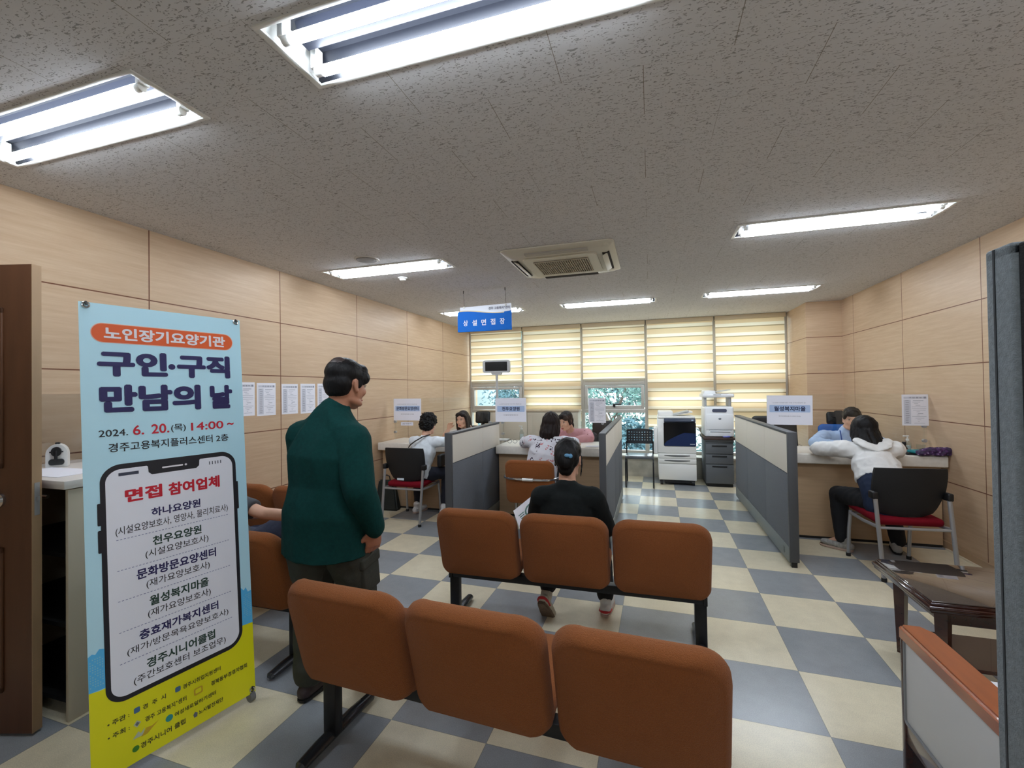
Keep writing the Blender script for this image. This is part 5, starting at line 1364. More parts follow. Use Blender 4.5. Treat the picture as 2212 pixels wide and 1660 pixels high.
def body_mesh(root, J, skin, right, voxel=0.008, hs=1.0, hands=True, girth=1.0, headM=None):
    mb = MB(); R = Vector(right).normalized(); g = girth
    P, Cc, N = J['pelvis'], J['chest'], J['neck']
    mid = P.lerp(Cc, 0.5)
    up = (N - P).normalized()
    mb.limb([P, mid, Cc, Cc.lerp(N, 0.62)], [(0.135 * g, 0.085 * g), (0.115 * g, 0.080 * g), (0.135 * g, 0.085 * g), (0.085 * g, 0.06 * g)], R)
    hc = headM.translation
    mb.limb([N - up * 0.05, N.lerp(hc, 0.35), hc + (headM.to_3x3() @ Vector((0, -0.02, -0.03)))], [(0.060 * g, 0.056 * g), (0.054 * g, 0.054 * g), (0.052, 0.054)], R)
    head_shapes(mb, headM)
    for s in 'LR':
        sh, el, wr = J['sh' + s], J['el' + s], J['wr' + s]
        mb.limb([Cc.lerp(N, 0.5), sh], [0.05 * g, 0.048 * g], up)
        mb.limb([sh, sh.lerp(el, 0.5), el], [0.046 * g, 0.042 * g, 0.036 * g], R)
        mb.limb([el, el.lerp(wr, 0.35), wr], [0.036 * g, 0.037 * g, 0.025 * g], R)
        if hands:
            h = J.get('hand' + s)
            if h: hand_shapes(mb, wr, h[0], h[1], hs, h[2], h[3])
        if 'hip' + s in J:
            hp, kn, an = J['hip' + s], J['kn' + s], J['an' + s]
            mb.limb([hp, hp.lerp(kn, 0.5), kn], [0.075 * g, 0.064 * g, 0.050 * g], R)
            mb.limb([kn, kn.lerp(an, 0.35), an], [0.048 * g, 0.050 * g, 0.034 * g], R)
            mb.limb([an, an.lerp(J['toe' + s], 0.6), J['toe' + s]], [0.032, 0.024, 0.016], R)
    return fuse('body', mb, skin, root, voxel, 5)

def top_garment(root, name, J, m, right, sleeve='long', ease=1.0, hem=0.0, voxel=0.009, wr_=0.005, wf=(12, 12, 9), collar=False, girth=1.0, cuff=0.0, it=7, trap=0.62, tr=0.070, nk=1.0, hb=1.0):
    mb = MB(); R = Vector(right).normalized(); g = girth * ease
    P, Cc, N = J['pelvis'], J['chest'], J['neck']
    up = (Cc - P).normalized()
    base = P - up * hem
    mid = P.lerp(Cc, 0.5)
    mb.limb([base - up * (0.12 if hem > 0.015 else 0), P, mid, Cc, Cc.lerp(N, 0.50), Cc.lerp(N, 0.74)], [(0.172 * g * hb, 0.122 * g * hb * hb), (0.175 * g * hb, 0.126 * g * hb * hb), (0.158 * g, 0.116 * g), (0.168 * g, 0.122 * g), (0.130 * g, 0.098 * g), (0.080 * girth * nk, 0.072 * girth * nk)], R)
    for s in 'LR':
        sh, el, wr = J['sh' + s], J['el' + s], J['wr' + s]
        mb.limb([Cc.lerp(N, trap), Cc.lerp(N, trap - 0.12).lerp(sh, 0.6), sh], [tr * girth, 0.070 * g, 0.064 * g], up)
        if sleeve == 'long':
            e2 = el.lerp(wr, 1 - cuff)
            mb.limb([sh, sh.lerp(el, 0.5), el], [0.070 * g, 0.064 * g, 0.056 * g], R)
            mb.limb([el, el.lerp(wr, 0.4), e2], [0.056 * g, 0.053 * g, 0.042 * g], R)
        else:
            mb.limb([sh, sh.lerp(el, 0.4), sh.lerp(el, 0.78)], [0.060 * g, 0.058 * g, 0.060 * g], R, caps=False)
    if collar:
        mb.limb([N - up * 0.03, N + (J['head'] - N).normalized() * collar], [(0.076 * girth, 0.074 * girth), (0.068 * girth, 0.066 * girth)], R)
    return fuse(name, mb, m, root, voxel, it, wr_, wf, cut=(base, up) if hem > 0.015 else None)

def trousers(root, J, m, right, ease=1.0, voxel=0.010, wr_=0.005, low=0.0, leg=1.0):
    mb = MB(); R = Vector(right).normalized()
    P = J['pelvis']; up = (J['chest'] - P).normalized()
    mb.limb([P + up * 0.07, P, J['hipL'].lerp(J['hipR'], 0.5)], [(0.155 * ease, 0.112 * ease), (0.172 * ease, 0.125 * ease), (0.168 * ease, 0.118 * ease)], R)
    for s in 'LR':
        hp, kn, an = J['hip' + s], J['kn' + s], J['an' + s]
        mb.limb([hp, hp.lerp(kn, 0.45), kn], [0.100 * ease, 0.088 * ease * leg, 0.070 * ease * leg], R)
        mb.limb([kn, kn.lerp(an, 0.4), kn.lerp(an, 0.94 - low)], [0.070 * ease * leg, 0.067 * ease * leg, 0.056 * ease * leg], R)
    return fuse('trousers', mb, m, root, voxel, 6, wr_, (14, 14, 10))

def shoe(root, an, toe, m, msole, stripe=None, pitch=None):
    # heel under the ankle, toe towards the toe point; sole plane spanned by both
    an, toe = Vector(an), Vector(toe)
    d = (toe - an); d.z = 0; d.normalize()
    dn = Vector((0, 0, -1)) if pitch is None else Vector(pitch)
    f = (d - dn * d.dot(dn)).normalized()
    if pitch is not None:
        f = Vector((d.x * abs(dn.z), d.y * abs(dn.z), -(d.x * dn.x + d.y * dn.y) / dn.z if abs(dn.z) > 0.2 else 0)).normalized()
        f = (f - dn * f.dot(dn)).normalized()
    sd = f.cross(dn)
    h = an - dn * 0.0 + dn * 0.045
    mb = MB()
    mb.limb([h - f * 0.035, h + f * 0.05, h + f * 0.13, h + f * 0.185], [(0.036, 0.036), (0.039, 0.040), (0.043, 0.030), (0.034, 0.020)], sd)
    mb.limb([an - dn * 0.02 - f * 0.005, h], [0.040, 0.036], sd)
    u = fuse('shoe', mb, m, root, 0.007, 4, 0.002, (40, 40, 40))
    ms = MB()
    o = [(-0.066, 0.0), (-0.058, 0.026), (-0.02, 0.036), (0.05, 0.040), (0.13, 0.046), (0.19, 0.036), (0.217, 0.0), (0.19, -0.036), (0.13, -0.046), (0.05, -0.040), (-0.02, -0.036), (-0.058, -0.026)]
    Mx = Matrix((f, sd, dn)).transposed().to_4x4(); Mx.translation = h
    ms.prism(o, 0.022, 0.043)
    bmesh.ops.bevel(ms.bm, geom=ms.bm.edges[:], offset=0.006, segments=2, affect='EDGES')
    obj('sole', ms.xf(Mx), msole, u, 50)
    if stripe:
        ms = MB()
        ms.limb([(-0.064, 0, 0.004), (-0.045, 0.0, 0.008), (0.01, 0, 0.012)], [(0.030, 0.011), (0.0415, 0.011), (0.044, 0.010)], (0, 1, 0))
        obj('heel_stripe', ms.xf(Mx), stripe, u, 60)
    return u

def hair(root, M, blobs, m, voxel=0.007, strand=0.004, sf=(70, 70, 9), name='hair', it=3, wrinkle=0.0, wf=(40, 40, 40)):
    mb = MB()
    for b in blobs:
        if b[0] == 'e': sub(mb, MB().ell(b[1], b[2], b[3] if len(b) > 3 else None, 20, 14), M)
        else: sub(mb, MB().limb(b[1], b[2], b[3] if len(b) > 3 else (1, 0, 0)), M)
    return fuse(name, mb, m, root, voxel, it, wrinkle, wf, strand=strand, sf=sf)

CAP = [('e', (0, -0.022, 0.050), (0.084, 0.102, 0.085)), ('e', (0, -0.055, 0.0), (0.079, 0.066, 0.075)), ('e', (0, 0.045, 0.085), (0.062, 0.045, 0.035))]
def long_hair(length, back=0.0, front=True):
    b = list(CAP)
    for k in range(9):
        a = radians(-105 + 210 * k / 8) - pi / 2
        x, y = 0.078 * cos(a), -0.012 + 0.088 * sin(a)
        b.append(('l', [(x * 0.9, y * 0.9, 0.05), (x * 1.08, y * 1.05, -0.05), (x * 1.1, y * 1.08 - back * 0.5, -0.05 - length * 0.5), (x * 0.95, y * 0.9 - back, -0.05 - length)], [(0.024, 0.024), (0.026, 0.024), (0.025, 0.022), (0.014, 0.014)]))
    return b

# 1. standing man in the green fleece -------------------------------------------------
man = thing('person', 'man standing in a dark green long-sleeved fleece and dark cargo trousers, seen from behind', 'person', (-1.62, 1.96, 0))
J = dict(pelvis=V3(-1.64, 1.95, 0.93), chest=V3(-1.63, 1.945, 1.22), neck=V3(-1.605, 1.975, 1.435), head=V3(-1.57, 2.035, 1.585),
         shL=V3(-1.79, 1.965, 1.315), elL=V3(-1.83, 2.00, 1.05), wrL=V3(-1.80, 2.10, 0.84), shR=V3(-1.465, 1.945, 1.305), elR=V3(-1.395, 1.895, 1.06), wrR=V3(-1.375, 1.99, 0.845),
         hipL=V3(-1.745, 1.93, 0.88), hipR=V3(-1.555, 1.95, 0.88), knL=V3(-1.715, 1.95, 0.50), knR=V3(-1.515, 2.04, 0.50), anL=V3(-1.685, 1.87, 0.10), anR=V3(-1.46, 2.06, 0.10),
         toeL=V3(-1.68, 2.01, 0.03), toeR=V3(-1.43, 2.22, 0.03),
         handL=((0.0, 0.25, -1), (0.9, 0.3, 0), 0.45, 1), handR=((-0.12, 0.10, -1), (-0.8, 0.5, 0.0), 0.62, -1))
right = (1, 0.05, 0)
HM = head_matrix(J['head'], (0.22, 0.96, -0.20), (0.03, 0.18, 1), 1.10)
body_mesh(man, J, skinA, right, 0.0062, 1.08, headM=HM, girth=1.08)
green = mat('green_fleece', (14, 58, 56), 0.9, var=0.12, vscale=60, bump=0.3, bscale=400, spec=0.15)
top_garment(man, 'fleece_top', J, green, right, 'long', 1.10, 0.22, 0.009, 0.012, (7, 7, 3.2), collar=0.012, girth=1.12, cuff=0.02, trap=0.84, tr=0.085, nk=1.3, hb=1.05)
cargo = mat('dark_olive_cotton', (52, 54, 46), 0.85, var=0.12, vscale=40, bump=0.4, bscale=300)
tr = trousers(man, J, cargo, right, 0.98, 0.010, 0.008, leg=1.36)
pk = MB().box((-1.432, 2.03, 0.585), (0.03, 0.14, 0.17), 0.012, 3, rot=Matrix.Rotation(0.12, 3, 'X'))
obj('cargo_pocket', pk, cargo, tr, 50)
obj('pocket_flap', MB().box((-1.428, 2.02, 0.665), (0.034, 0.155, 0.06), 0.012, 3, rot=Matrix.Rotation(0.12, 3, 'X')), cargo, tr, 50)
hair(man, HM, [('e', (0, -0.022, 0.052), (0.083, 0.100, 0.080)), ('e', (0, -0.052, 0.0), (0.078, 0.062, 0.070)), ('e', (0, -0.048, -0.035), (0.066, 0.055, 0.040)), ('e', (0, 0.050, 0.085), (0.066, 0.042, 0.034)),
    ('e', (0.060, 0.035, 0.045), (0.022, 0.05, 0.04)), ('e', (-0.060, 0.035, 0.045), (0.022, 0.05, 0.04)), ('e', (0.070, 0.020, 0.012), (0.010, 0.016, 0.03)), ('e', (-0.070, 0.020, 0.012), (0.010, 0.016, 0.03))], hairm, 0.006, 0.0016, (120, 120, 60), it=12)
t = MB().ell((0.004, -0.060, 0.082), (0.050, 0.050, 0.0445)); t.xf(HM)
obj('thinning_crown', t, mat('thinning_scalp', (58, 44, 40), 0.5, var=0.45, vscale=120), man, 180)
dks = mat('dark_maroon_shoe', (52, 38, 40), 0.6); sole_d = mat('black_sole', (26, 25, 25), 0.7)
shoe(man, J['anL'] - V3(0, 0, 0.01), J['toeL'], dks, sole_d); shoe(man, J['anR'] - V3(0, 0, 0.01), J['toeR'], dks, sole_d)
face_parts(man, HM)

# 2. woman in black on the second row -------------------------------------------------
p2 = thing('person', 'woman in black with a blue hair clip, seated in the second row', 'person', (-0.52, 2.9, 0))
J = dict(pelvis=V3(-0.505, 2.89, 0.53), chest=V3(-0.515, 2.82, 0.775), neck=V3(-0.52, 2.83, 0.945), head=V3(-0.52, 2.89, 1.085),
         shL=V3(-0.685, 2.83, 0.845), elL=V3(-0.755, 2.93, 0.64), wrL=V3(-0.73, 3.14, 0.62), shR=V3(-0.355, 2.83, 0.855), elR=V3(-0.285, 2.90, 0.655), wrR=V3(-0.40, 3.13, 0.62),
         hipL=V3(-0.60, 2.92, 0.52), hipR=V3(-0.42, 2.92, 0.52), knL=V3(-0.66, 3.30, 0.50), knR=V3(-0.37, 3.32, 0.50), anL=V3(-0.70, 3.00, 0.17), anR=V3(-0.315, 3.115, 0.105),
         toeL=V3(-0.70, 3.03, 0.12), toeR=V3(-0.305, 3.28, 0.05), handL=((-0.2, 0.8, 0.1), (0.6, 0, -0.8), 0.7, -1), handR=((-0.6, 0.7, 0.0), (0, 0, -1), 0.6, 1))
right = (1, 0, 0)
HM = head_matrix(J['head'], (-0.02, 1, -0.30), (0, 0.2, 1), 1.04)
body_mesh(p2, J, skinB, right, 0.0068, 1.0, headM=HM)
blk = mat('black_jersey', (20, 24, 24), 0.85, var=0.15, vscale=50, bump=0.3, bscale=300, spec=0.2)
top_garment(p2, 'black_top', J, blk, right, 'long', 1.0, 0.06, 0.008, 0.005, (12, 12, 9), girth=1.06, cuff=0.1)
trousers(p2, J, mat('black_trousers', (24, 24, 28), 0.85), right, 1.0)
hair(p2, HM, CAP + [('e', (0, -0.085, 0.02), (0.075, 0.045, 0.075)), ('e', (0.0, -0.105, -0.01), (0.055, 0.035, 0.07)), ('e', (0, -0.075, -0.065), (0.05, 0.035, 0.045)), ('l', [(0.078, 0.02, 0.02), (0.085, 0.01, -0.04), (0.08, 0.01, -0.10)], [0.010, 0.008, 0.004]), ('l', [(-0.078, 0.02, 0.02), (-0.082, 0.01, -0.04)], [0.010, 0.006])], hairm, 0.0065, 0.004, (60, 60, 14), it=3)
t = MB().ell((0.016, -0.143, 0.004), (0.017, 0.010, 0.012)).ell((0.036, -0.140, 0.002), (0.013, 0.009, 0.014)).ell((0.026, -0.143, 0.003), (0.010, 0.008, 0.008)); t.xf(HM)
obj('hair_clip', t, mat('blue_hair_clip', (88, 140, 176), 0.25), p2, 180)
wsh = mat('cream_sneaker', (196, 188, 168), 0.7, var=0.1, vscale=30); rst = mat('red_band', (196, 40, 44), 0.6)
solt = mat('tan_sole', (112, 92, 74), 0.7, var=0.2, vscale=40); solw = mat('pale_sole', (188, 164, 150), 0.7)
shoe(p2, V3(-0.700, 2.975, 0.135), V3(-0.655, 3.12, 0.03), wsh, solt, rst, pitch=(-0.05, -0.80, -0.60))
shoe(p2, V3(-0.315, 3.115, 0.09), V3(-0.305, 3.30, 0.03), mat('white_sneaker', (214, 212, 208), 0.7), solw, rst)
pa = thing('handout', 'white handout with a green printed emblem held by the woman in black', 'paper', (-0.86, 3.05, 0.62))
A_, B_, C_ = V3(-0.800, 3.14, 0.800), V3(-0.975, 3.13, 0.655), V3(-0.90, 3.03, 0.56)
D_ = A_ + (C_ - B_); nrm = (B_ - A_).cross(D_ - A_).normalized()
if nrm.y > 0: nrm = -nrm
mb = MB().add([A_, B_, C_, D_, A_ - nrm * 0.002, B_ - nrm * 0.002, C_ - nrm * 0.002, D_ - nrm * 0.002], [(0, 1, 2, 3), (7, 6, 5, 4), (0, 4, 5, 1), (1, 5, 6, 2), (2, 6, 7, 3), (3, 7, 4, 0)])
obj('sheet', mb, K['paper'], pa, None)
eU, eV = (A_ - B_), (C_ - B_)
def onp(a, b): return B_ + eU * a + eV * b + nrm * 0.0012
mb = MB()
for k in range(16):
    q0, q1 = 2 * pi * k / 16, 2 * pi * (k + 1) / 16
    for r0_, r1_ in ((0.24, 0.17), (0.11, 0.05)):
        mb.add([onp(0.60 + r * cos(q), 0.55 + r * 1.25 * sin(q)) for r, q in ((r0_, q0), (r0_, q1), (r1_ + 0.001, q1), (r1_ + 0.001, q0))], [(0, 1, 2, 3)])
for k in range(4):
    mb.add([onp(a, b) for a, b in ((0.12 + 0.03 * k, 0.40 + 0.11 * k), (0.34, 0.40 + 0.11 * k), (0.34, 0.45 + 0.11 * k), (0.12 + 0.03 * k, 0.45 + 0.11 * k))], [(0, 1, 2, 3)])
obj('printed_emblem', mb, mat('emblem_green', (96, 132, 124), 0.7), pa, None)

# 3. woman with curly hair, left counter ----------------------------------------------
p3 = thing('person', 'woman with short black curly hair in a white T-shirt, sitting at the left counter', 'person', (-2.70, 4.85, 0))
J = dict(pelvis=V3(-2.72, 4.80, 0.555), chest=V3(-2.66, 4.87, 0.82), neck=V3(-2.64, 4.90, 0.985), head=V3(-2.635, 4.97, 1.125),
         shL=V3(-2.80, 4.90, 0.925), elL=V3(-2.86, 5.08, 0.90), wrL=V3(-2.68, 5.26, 0.905), shR=V3(-2.475, 4.90, 0.925), elR=V3(-2.30, 5.07, 0.915), wrR=V3(-2.36, 5.28, 0.905),
         hipL=V3(-2.80, 4.83, 0.53), hipR=V3(-2.62, 4.83, 0.53), knL=V3(-2.86, 5.10, 0.52), knR=V3(-2.44, 5.08, 0.53), anL=V3(-2.85, 5.08, 0.10), anR=V3(-2.47, 5.06, 0.12),
         toeL=V3(-2.83, 5.17, 0.03), toeR=V3(-2.45, 5.15, 0.03), handL=((0.5, 0.8, -0.1), (0, 0, -1), 0.35, 1), handR=((-0.2, 1, -0.1), (0, 0, -1), 0.35, 1))
HM = head_matrix(J['head'], (-0.05, 1, -0.35), (0, 0.25, 1), 1.04)
right = (1, -0.1, 0)
body_mesh(p3, J, skinB, right, 0.0075, 1.0, headM=HM)
wt = mat('white_cotton_tee', (222, 229, 236), 0.85, var=0.06, vscale=25, bump=0.2, bscale=200)
top_garment(p3, 'white_tshirt', J, wt, right, 'short', 1.02, 0.03, 0.008, 0.008, (13, 13, 10), girth=0.98)
navyt = mat('navy_trousers', (26, 28, 42), 0.85, bump=0.2, bscale=200)
trousers(p3, J, navyt, right, 0.94, low=0.06)
hair(p3, HM, [('e', (0, -0.022, 0.052), (0.098, 0.114, 0.092)), ('e', (0, -0.055, 0.0), (0.093, 0.078, 0.08)), ('e', (0, 0.045, 0.09), (0.07, 0.05, 0.04)), ('e', (0, -0.06, -0.03), (0.082, 0.058, 0.062))], hairm, 0.006, 0.018, (55, 55, 55), it=0)
mb = MB().tube([V3(-2.58, 4.90, 1.01), V3(-2.63, 4.80, 0.99), V3(-2.70, 4.757, 0.945), V3(-2.77, 4.765, 0.90), V3(-2.83, 4.82, 0.86)], 0.012, 8, flat=0.5)
obj('bag_strap', mb, K['black'], p3)
whs = mat('white_shoe', (220, 220, 222), 0.6)
shoe(p3, V3(-2.85, 5.04, 0.09), V3(-2.83, 5.17, 0.03), whs, solw); shoe(p3, V3(-2.47, 5.03, 0.09), V3(-2.45, 5.15, 0.03), whs, solw)
bg_ = thing('handbag', 'black bag hanging in front of the curly-haired woman at the left counter', 'bag', (-2.50, 4.98, 0.5))
obj('bag_body', MB().box((-2.465, 4.98, 0.69), (0.06, 0.16, 0.15), 0.02, 3), K['black'], bg_, 50)

# 4. long-haired consultant, left counter ---------------------------------------------
p4 = thing('person', 'young woman with long dark hair in white behind the left counter, one hand raised', 'person', (-2.5, 5.95, 0))
J = dict(pelvis=V3(-2.42, 6.08, 0.56), chest=V3(-2.44, 5.98, 0.83), neck=V3(-2.50, 5.93, 0.99), head=V3(-2.565, 5.86, 1.125),
         shL=V3(-2.28, 5.97, 0.955), elL=V3(-2.12, 5.86, 0.90), wrL=V3(-2.28, 5.68, 0.905), shR=V3(-2.60, 5.99, 0.945), elR=V3(-2.78, 5.72, 0.905), wrR=V3(-2.70, 5.68, 1.00),
         hipL=V3(-2.34, 6.05, 0.53), hipR=V3(-2.52, 6.05, 0.53), knL=V3(-2.32, 5.80, 0.52), knR=V3(-2.52, 5.80, 0.52), anL=V3(-2.32, 5.85, 0.10), anR=V3(-2.52, 5.85, 0.10), toeL=V3(-2.32, 5.74, 0.04), toeR=V3(-2.52, 5.74, 0.04),
         handL=((-1, -0.25, 0), (0, 0, -1), 0.4, 1), handR=((0.35, -0.2, 0.9), (0.6, -0.6, 0.1), 0.8, 1))
HM = head_matrix(J['head'], (-0.14, -1, -0.14), (-0.05, -0.05, 1), 1.0)
right = (-1, 0.1, 0)
body_mesh(p4, J, skinB, right, 0.0075, 0.95, headM=HM)
top_garment(p4, 'white_blouse', J, mat('white_blouse', (232, 228, 226), 0.8, bump=0.2, bscale=150), right, 'short', 0.98, 0.04, 0.009, 0.005, girth=0.96)
trousers(p4, J, navyt, right, 0.95)
hair(p4, HM, [('e', (0, -0.025, 0.048), (0.083, 0.100, 0.083)), ('e', (0, -0.055, 0.0), (0.078, 0.064, 0.075)), ('e', (0.03, 0.045, 0.082), (0.05, 0.04, 0.032), Matrix.Rotation(0.3, 3, 'Y')), ('e', (-0.035, 0.045, 0.080), (0.045, 0.04, 0.030), Matrix.Rotation(-0.3, 3, 'Y'))]
    + [('l', [(s * 0.074, y, 0.05), (s * 0.082, y, -0.04), (s * 0.080, y, -0.12), (s * 0.07, y + 0.01, -0.20)], [(0.016, 0.026), (0.017, 0.028), (0.018, 0.028), (0.010, 0.016)]) for s in (-1, 1) for y in (0.022, -0.025)]
    + [('l', [(x, -0.085, 0.02), (x, -0.095, -0.08), (x, -0.10, -0.19)], [0.03, 0.03, 0.018]) for x in (-0.05, 0, 0.05)], hairbr, 0.0065, 0.003, (90, 90, 8))
face_parts(p4, HM)

# 5. woman in the floral shirt, middle counter ----------------------------------------
p5 = thing('person', 'woman with dark shoulder-length hair in a white floral shirt, leaning on the middle counter', 'person', (-1.15, 4.75, 0))
J = dict(pelvis=V3(-1.18, 4.76, 0.56), chest=V3(-1.12, 4.78, 0.84), neck=V3(-1.09, 4.82, 1.005), head=V3(-1.065, 4.90, 1.155),
         shL=V3(-1.285, 4.82, 0.965), elL=V3(-1.44, 5.02, 0.92), wrL=V3(-1.25, 5.24, 0.905), shR=V3(-0.90, 4.80, 0.965), elR=V3(-0.79, 5.02, 0.92), wrR=V3(-0.98, 5.24, 0.905),
         hipL=V3(-1.27, 4.79, 0.54), hipR=V3(-1.09, 4.79, 0.54), knL=V3(-1.30, 5.09, 0.53), knR=V3(-1.06, 5.09, 0.53), anL=V3(-1.30, 5.05, 0.10), anR=V3(-1.06, 5.05, 0.10), toeL=V3(-1.30, 5.15, 0.04), toeR=V3(-1.06, 5.15, 0.04),
         handL=((0.6, 0.8, -0.05), (0, 0, -1), 0.3, 1), handR=((-0.6, 0.8, -0.05), (0, 0, -1), 0.3, 1))
HM = head_matrix(J['head'], (0.15, 1, -0.22), (0.10, 0.15, 1), 1.02)
right = (1, -0.05, 0)
body_mesh(p5, J, skinB, right, 0.0075, 1.0, headM=HM)
fl = bpy.data.materials.new('floral_print_cotton'); fl.use_nodes = True
nt = fl.node_tree; b = nt.nodes['Principled BSDF']; b.inputs['Roughness'].default_value = 0.85
tc = nd(nt, 'ShaderNodeTexCoord'); nz = nd(nt, 'ShaderNodeTexNoise'); nz.inputs['Scale'].default_value = 26; nz.inputs['Detail'].default_value = 2
nt.links.new(tc.outputs['Object'], nz.inputs['Vector'])
ad = nd(nt, 'ShaderNodeMixRGB'); ad.inputs[0].default_value = 0.055; nt.links.new(tc.outputs['Object'], ad.inputs[1]); nt.links.new(nz.outputs['Color'], ad.inputs[2])
v1 = nd(nt, 'ShaderNodeTexVoronoi'); v1.inputs['Scale'].default_value = 15; v1.inputs['Randomness'].default_value = 0.75; nt.links.new(ad.outputs[0], v1.inputs['Vector'])
sc_ = nd(nt, 'ShaderNodeSeparateColor'); nt.links.new(v1.outputs['Color'], sc_.inputs[0])
petal = nd(nt, 'ShaderNodeTexNoise'); petal.inputs['Scale'].default_value = 48; petal.inputs['Detail'].default_value = 1; nt.links.new(tc.outputs['Object'], petal.inputs['Vector'])
near = M_(nt, 'LESS_THAN', v1.outputs['Distance'], 0.43)
inkm = M_(nt, 'MULTIPLY', near, M_(nt, 'GREATER_THAN', petal.outputs['Fac'], 0.52))
pk2 = M_(nt, 'GREATER_THAN', sc_.outputs[0], 0.52)
c1 = mixrgb(nt, pk2, lin((58, 44, 62)), lin((206, 140, 146)))
nt.links.new(mixrgb(nt, inkm, lin((222, 222, 230)), c1), b.inputs['Base Color'])
top_garment(p5, 'floral_shirt', J, fl, right, 'short', 1.08, 0.04, 0.008, 0.006, (12, 12, 9), girth=1.02)
trousers(p5, J, navyt, right, 1.0)
hair(p5, HM, long_hair(0.135, 0.02) + [('e', (0, -0.03, 0.02), (0.096, 0.10, 0.10))], hairbr, 0.007, 0.008, (60, 60, 10), it=2)
shoe(p5, J['anL'], J['toeL'], sole_d, sole_d); shoe(p5, J['anR'], J['toeR'], sole_d, sole_d)

# 6. consultant in pink ---------------------------------------------------------------
p6 = thing('person', 'woman in a pink top leaning over the middle counter opposite the floral shirt', 'person', (-1.0, 5.8, 0))
J = dict(pelvis=V3(-0.93, 6.05, 0.56), chest=V3(-0.96, 5.88, 0.86), neck=V3(-1.00, 5.78, 1.00), head=V3(-1.045, 5.68, 1.125),
         shL=V3(-0.80, 5.84, 0.955), elL=V3(-0.74, 5.68, 0.91), wrL=V3(-0.90, 5.57, 0.905), shR=V3(-1.13, 5.86, 0.95), elR=V3(-1.22, 5.70, 0.91), wrR=V3(-1.10, 5.57, 0.905),
         hipL=V3(-0.85, 6.02, 0.54), hipR=V3(-1.03, 6.02, 0.54), knL=V3(-0.84, 5.80, 0.52), knR=V3(-1.04, 5.80, 0.52), anL=V3(-0.84, 5.86, 0.10), anR=V3(-1.04, 5.86, 0.10), toeL=V3(-0.84, 5.75, 0.04), toeR=V3(-1.04, 5.75, 0.04),
         handL=((-1, -0.25, 0), (0, 0, -1), 0.3, 1), handR=((1, -0.25, 0), (0, 0, -1), 0.3, -1))
HM = head_matrix(J['head'], (-0.45, -1, -0.30), (-0.1, -0.25, 1), 0.98)
right = (-1, 0.05, 0)
body_mesh(p6, J, skinB, right, 0.0078, 0.95, headM=HM)
pink = mat('pink_knit', (206, 150, 156), 0.85, var=0.05, vscale=30, bump=0.25, bscale=200)
tg = top_garment(p6, 'pink_top', J, pink, right, 'long', 1.05, 0.04, 0.009, 0.006, girth=1.0, cuff=0.2)
mb = MB().tube([J['shL'] + V3(-0.02, -0.065, 0.05), J['shL'] + V3(0.0, -0.10, -0.03), J['elL'] + V3(-0.02, -0.045, 0.06)], 0.006, 6)
obj('sleeve_stripe', mb, mat('maroon_stripe', (96, 30, 40), 0.7), tg)
trousers(p6, J, navyt, right, 0.95)
hair(p6, HM, CAP + [('e', (0.0, -0.075, -0.03), (0.06, 0.05, 0.06)), ('l', [(0, -0.11, -0.02), (0.0, -0.13, -0.10), (0, -0.12, -0.18)], [0.03, 0.028, 0.012]), ('e', (0.045, 0.055, 0.060), (0.036, 0.035, 0.030)), ('e', (-0.045, 0.055, 0.060), (0.036, 0.035, 0.030)), ('e', (0.073, 0.01, 0.0), (0.012, 0.03, 0.05)), ('e', (-0.073, 0.01, 0.0), (0.012, 0.03, 0.05))], hairbr, 0.007, 0.003, (90, 90, 8))
face_parts(p6, HM)

# 7. man in pale blue -----------------------------------------------------------------
p7 = thing('person', 'man with dark hair in a pale blue shirt and lanyard behind the right counter', 'person', (2.08, 5.85, 0))
J = dict(pelvis=V3(2.06, 5.98, 0.56), chest=V3(2.06, 5.88, 0.85), neck=V3(2.075, 5.82, 1.02), head=V3(2.10, 5.74, 1.165),
         shL=V3(2.25, 5.86, 0.965), elL=V3(2.36, 5.66, 0.91), wrL=V3(2.20, 5.60, 0.905), shR=V3(1.88, 5.86, 0.965), elR=V3(1.72, 5.66, 0.91), wrR=V3(1.88, 5.60, 0.905),
         hipL=V3(2.15, 5.95, 0.54), hipR=V3(1.97, 5.95, 0.54), knL=V3(2.16, 5.80, 0.52), knR=V3(1.96, 5.80, 0.52), anL=V3(2.16, 5.86, 0.10), anR=V3(1.96, 5.86, 0.10), toeL=V3(2.16, 5.75, 0.04), toeR=V3(1.96, 5.75, 0.04),
         handL=((-1, -0.25, 0), (0, 0, -1), 0.3, 1), handR=((1, -0.25, 0), (0, 0, -1), 0.3, -1))
HM = head_matrix(J['head'], (-0.28, -1, -0.12), (0, -0.1, 1), 1.02)
body_mesh(p7, J, skinB, right, 0.0078, 1.0, headM=HM)
top_garment(p7, 'pale_blue_shirt', J, mat('pale_blue_cotton', (176, 198, 232), 0.8, var=0.05, vscale=25, bump=0.2, bscale=200), right, 'long', 1.05, 0.04, 0.009, 0.007, (14, 14, 10), girth=1.02, cuff=0.05, collar=0.02)
obj('lanyard', MB().tube([J['neck'] + V3(-0.07, -0.03, 0.02), J['chest'] + V3(-0.05, -0.13, 0.06), J['chest'] + V3(0.0, -0.13, -0.06), J['chest'] + V3(0.05, -0.13, 0.06), J['neck'] + V3(0.07, -0.03, 0.02)], 0.006, 6), mat('blue_lanyard', (40, 84, 168), 0.6), p7)
trousers(p7, J, navyt, right, 1.0)
hair(p7, HM, CAP + [('e', (0, 0.060, 0.066), (0.068, 0.036, 0.030)), ('e', (0.066, 0.02, 0.04), (0.018, 0.05, 0.04)), ('e', (-0.066, 0.02, 0.04), (0.018, 0.05, 0.04))], hairm, 0.007, 0.004, (80, 80, 30))
face_parts(p7, HM)

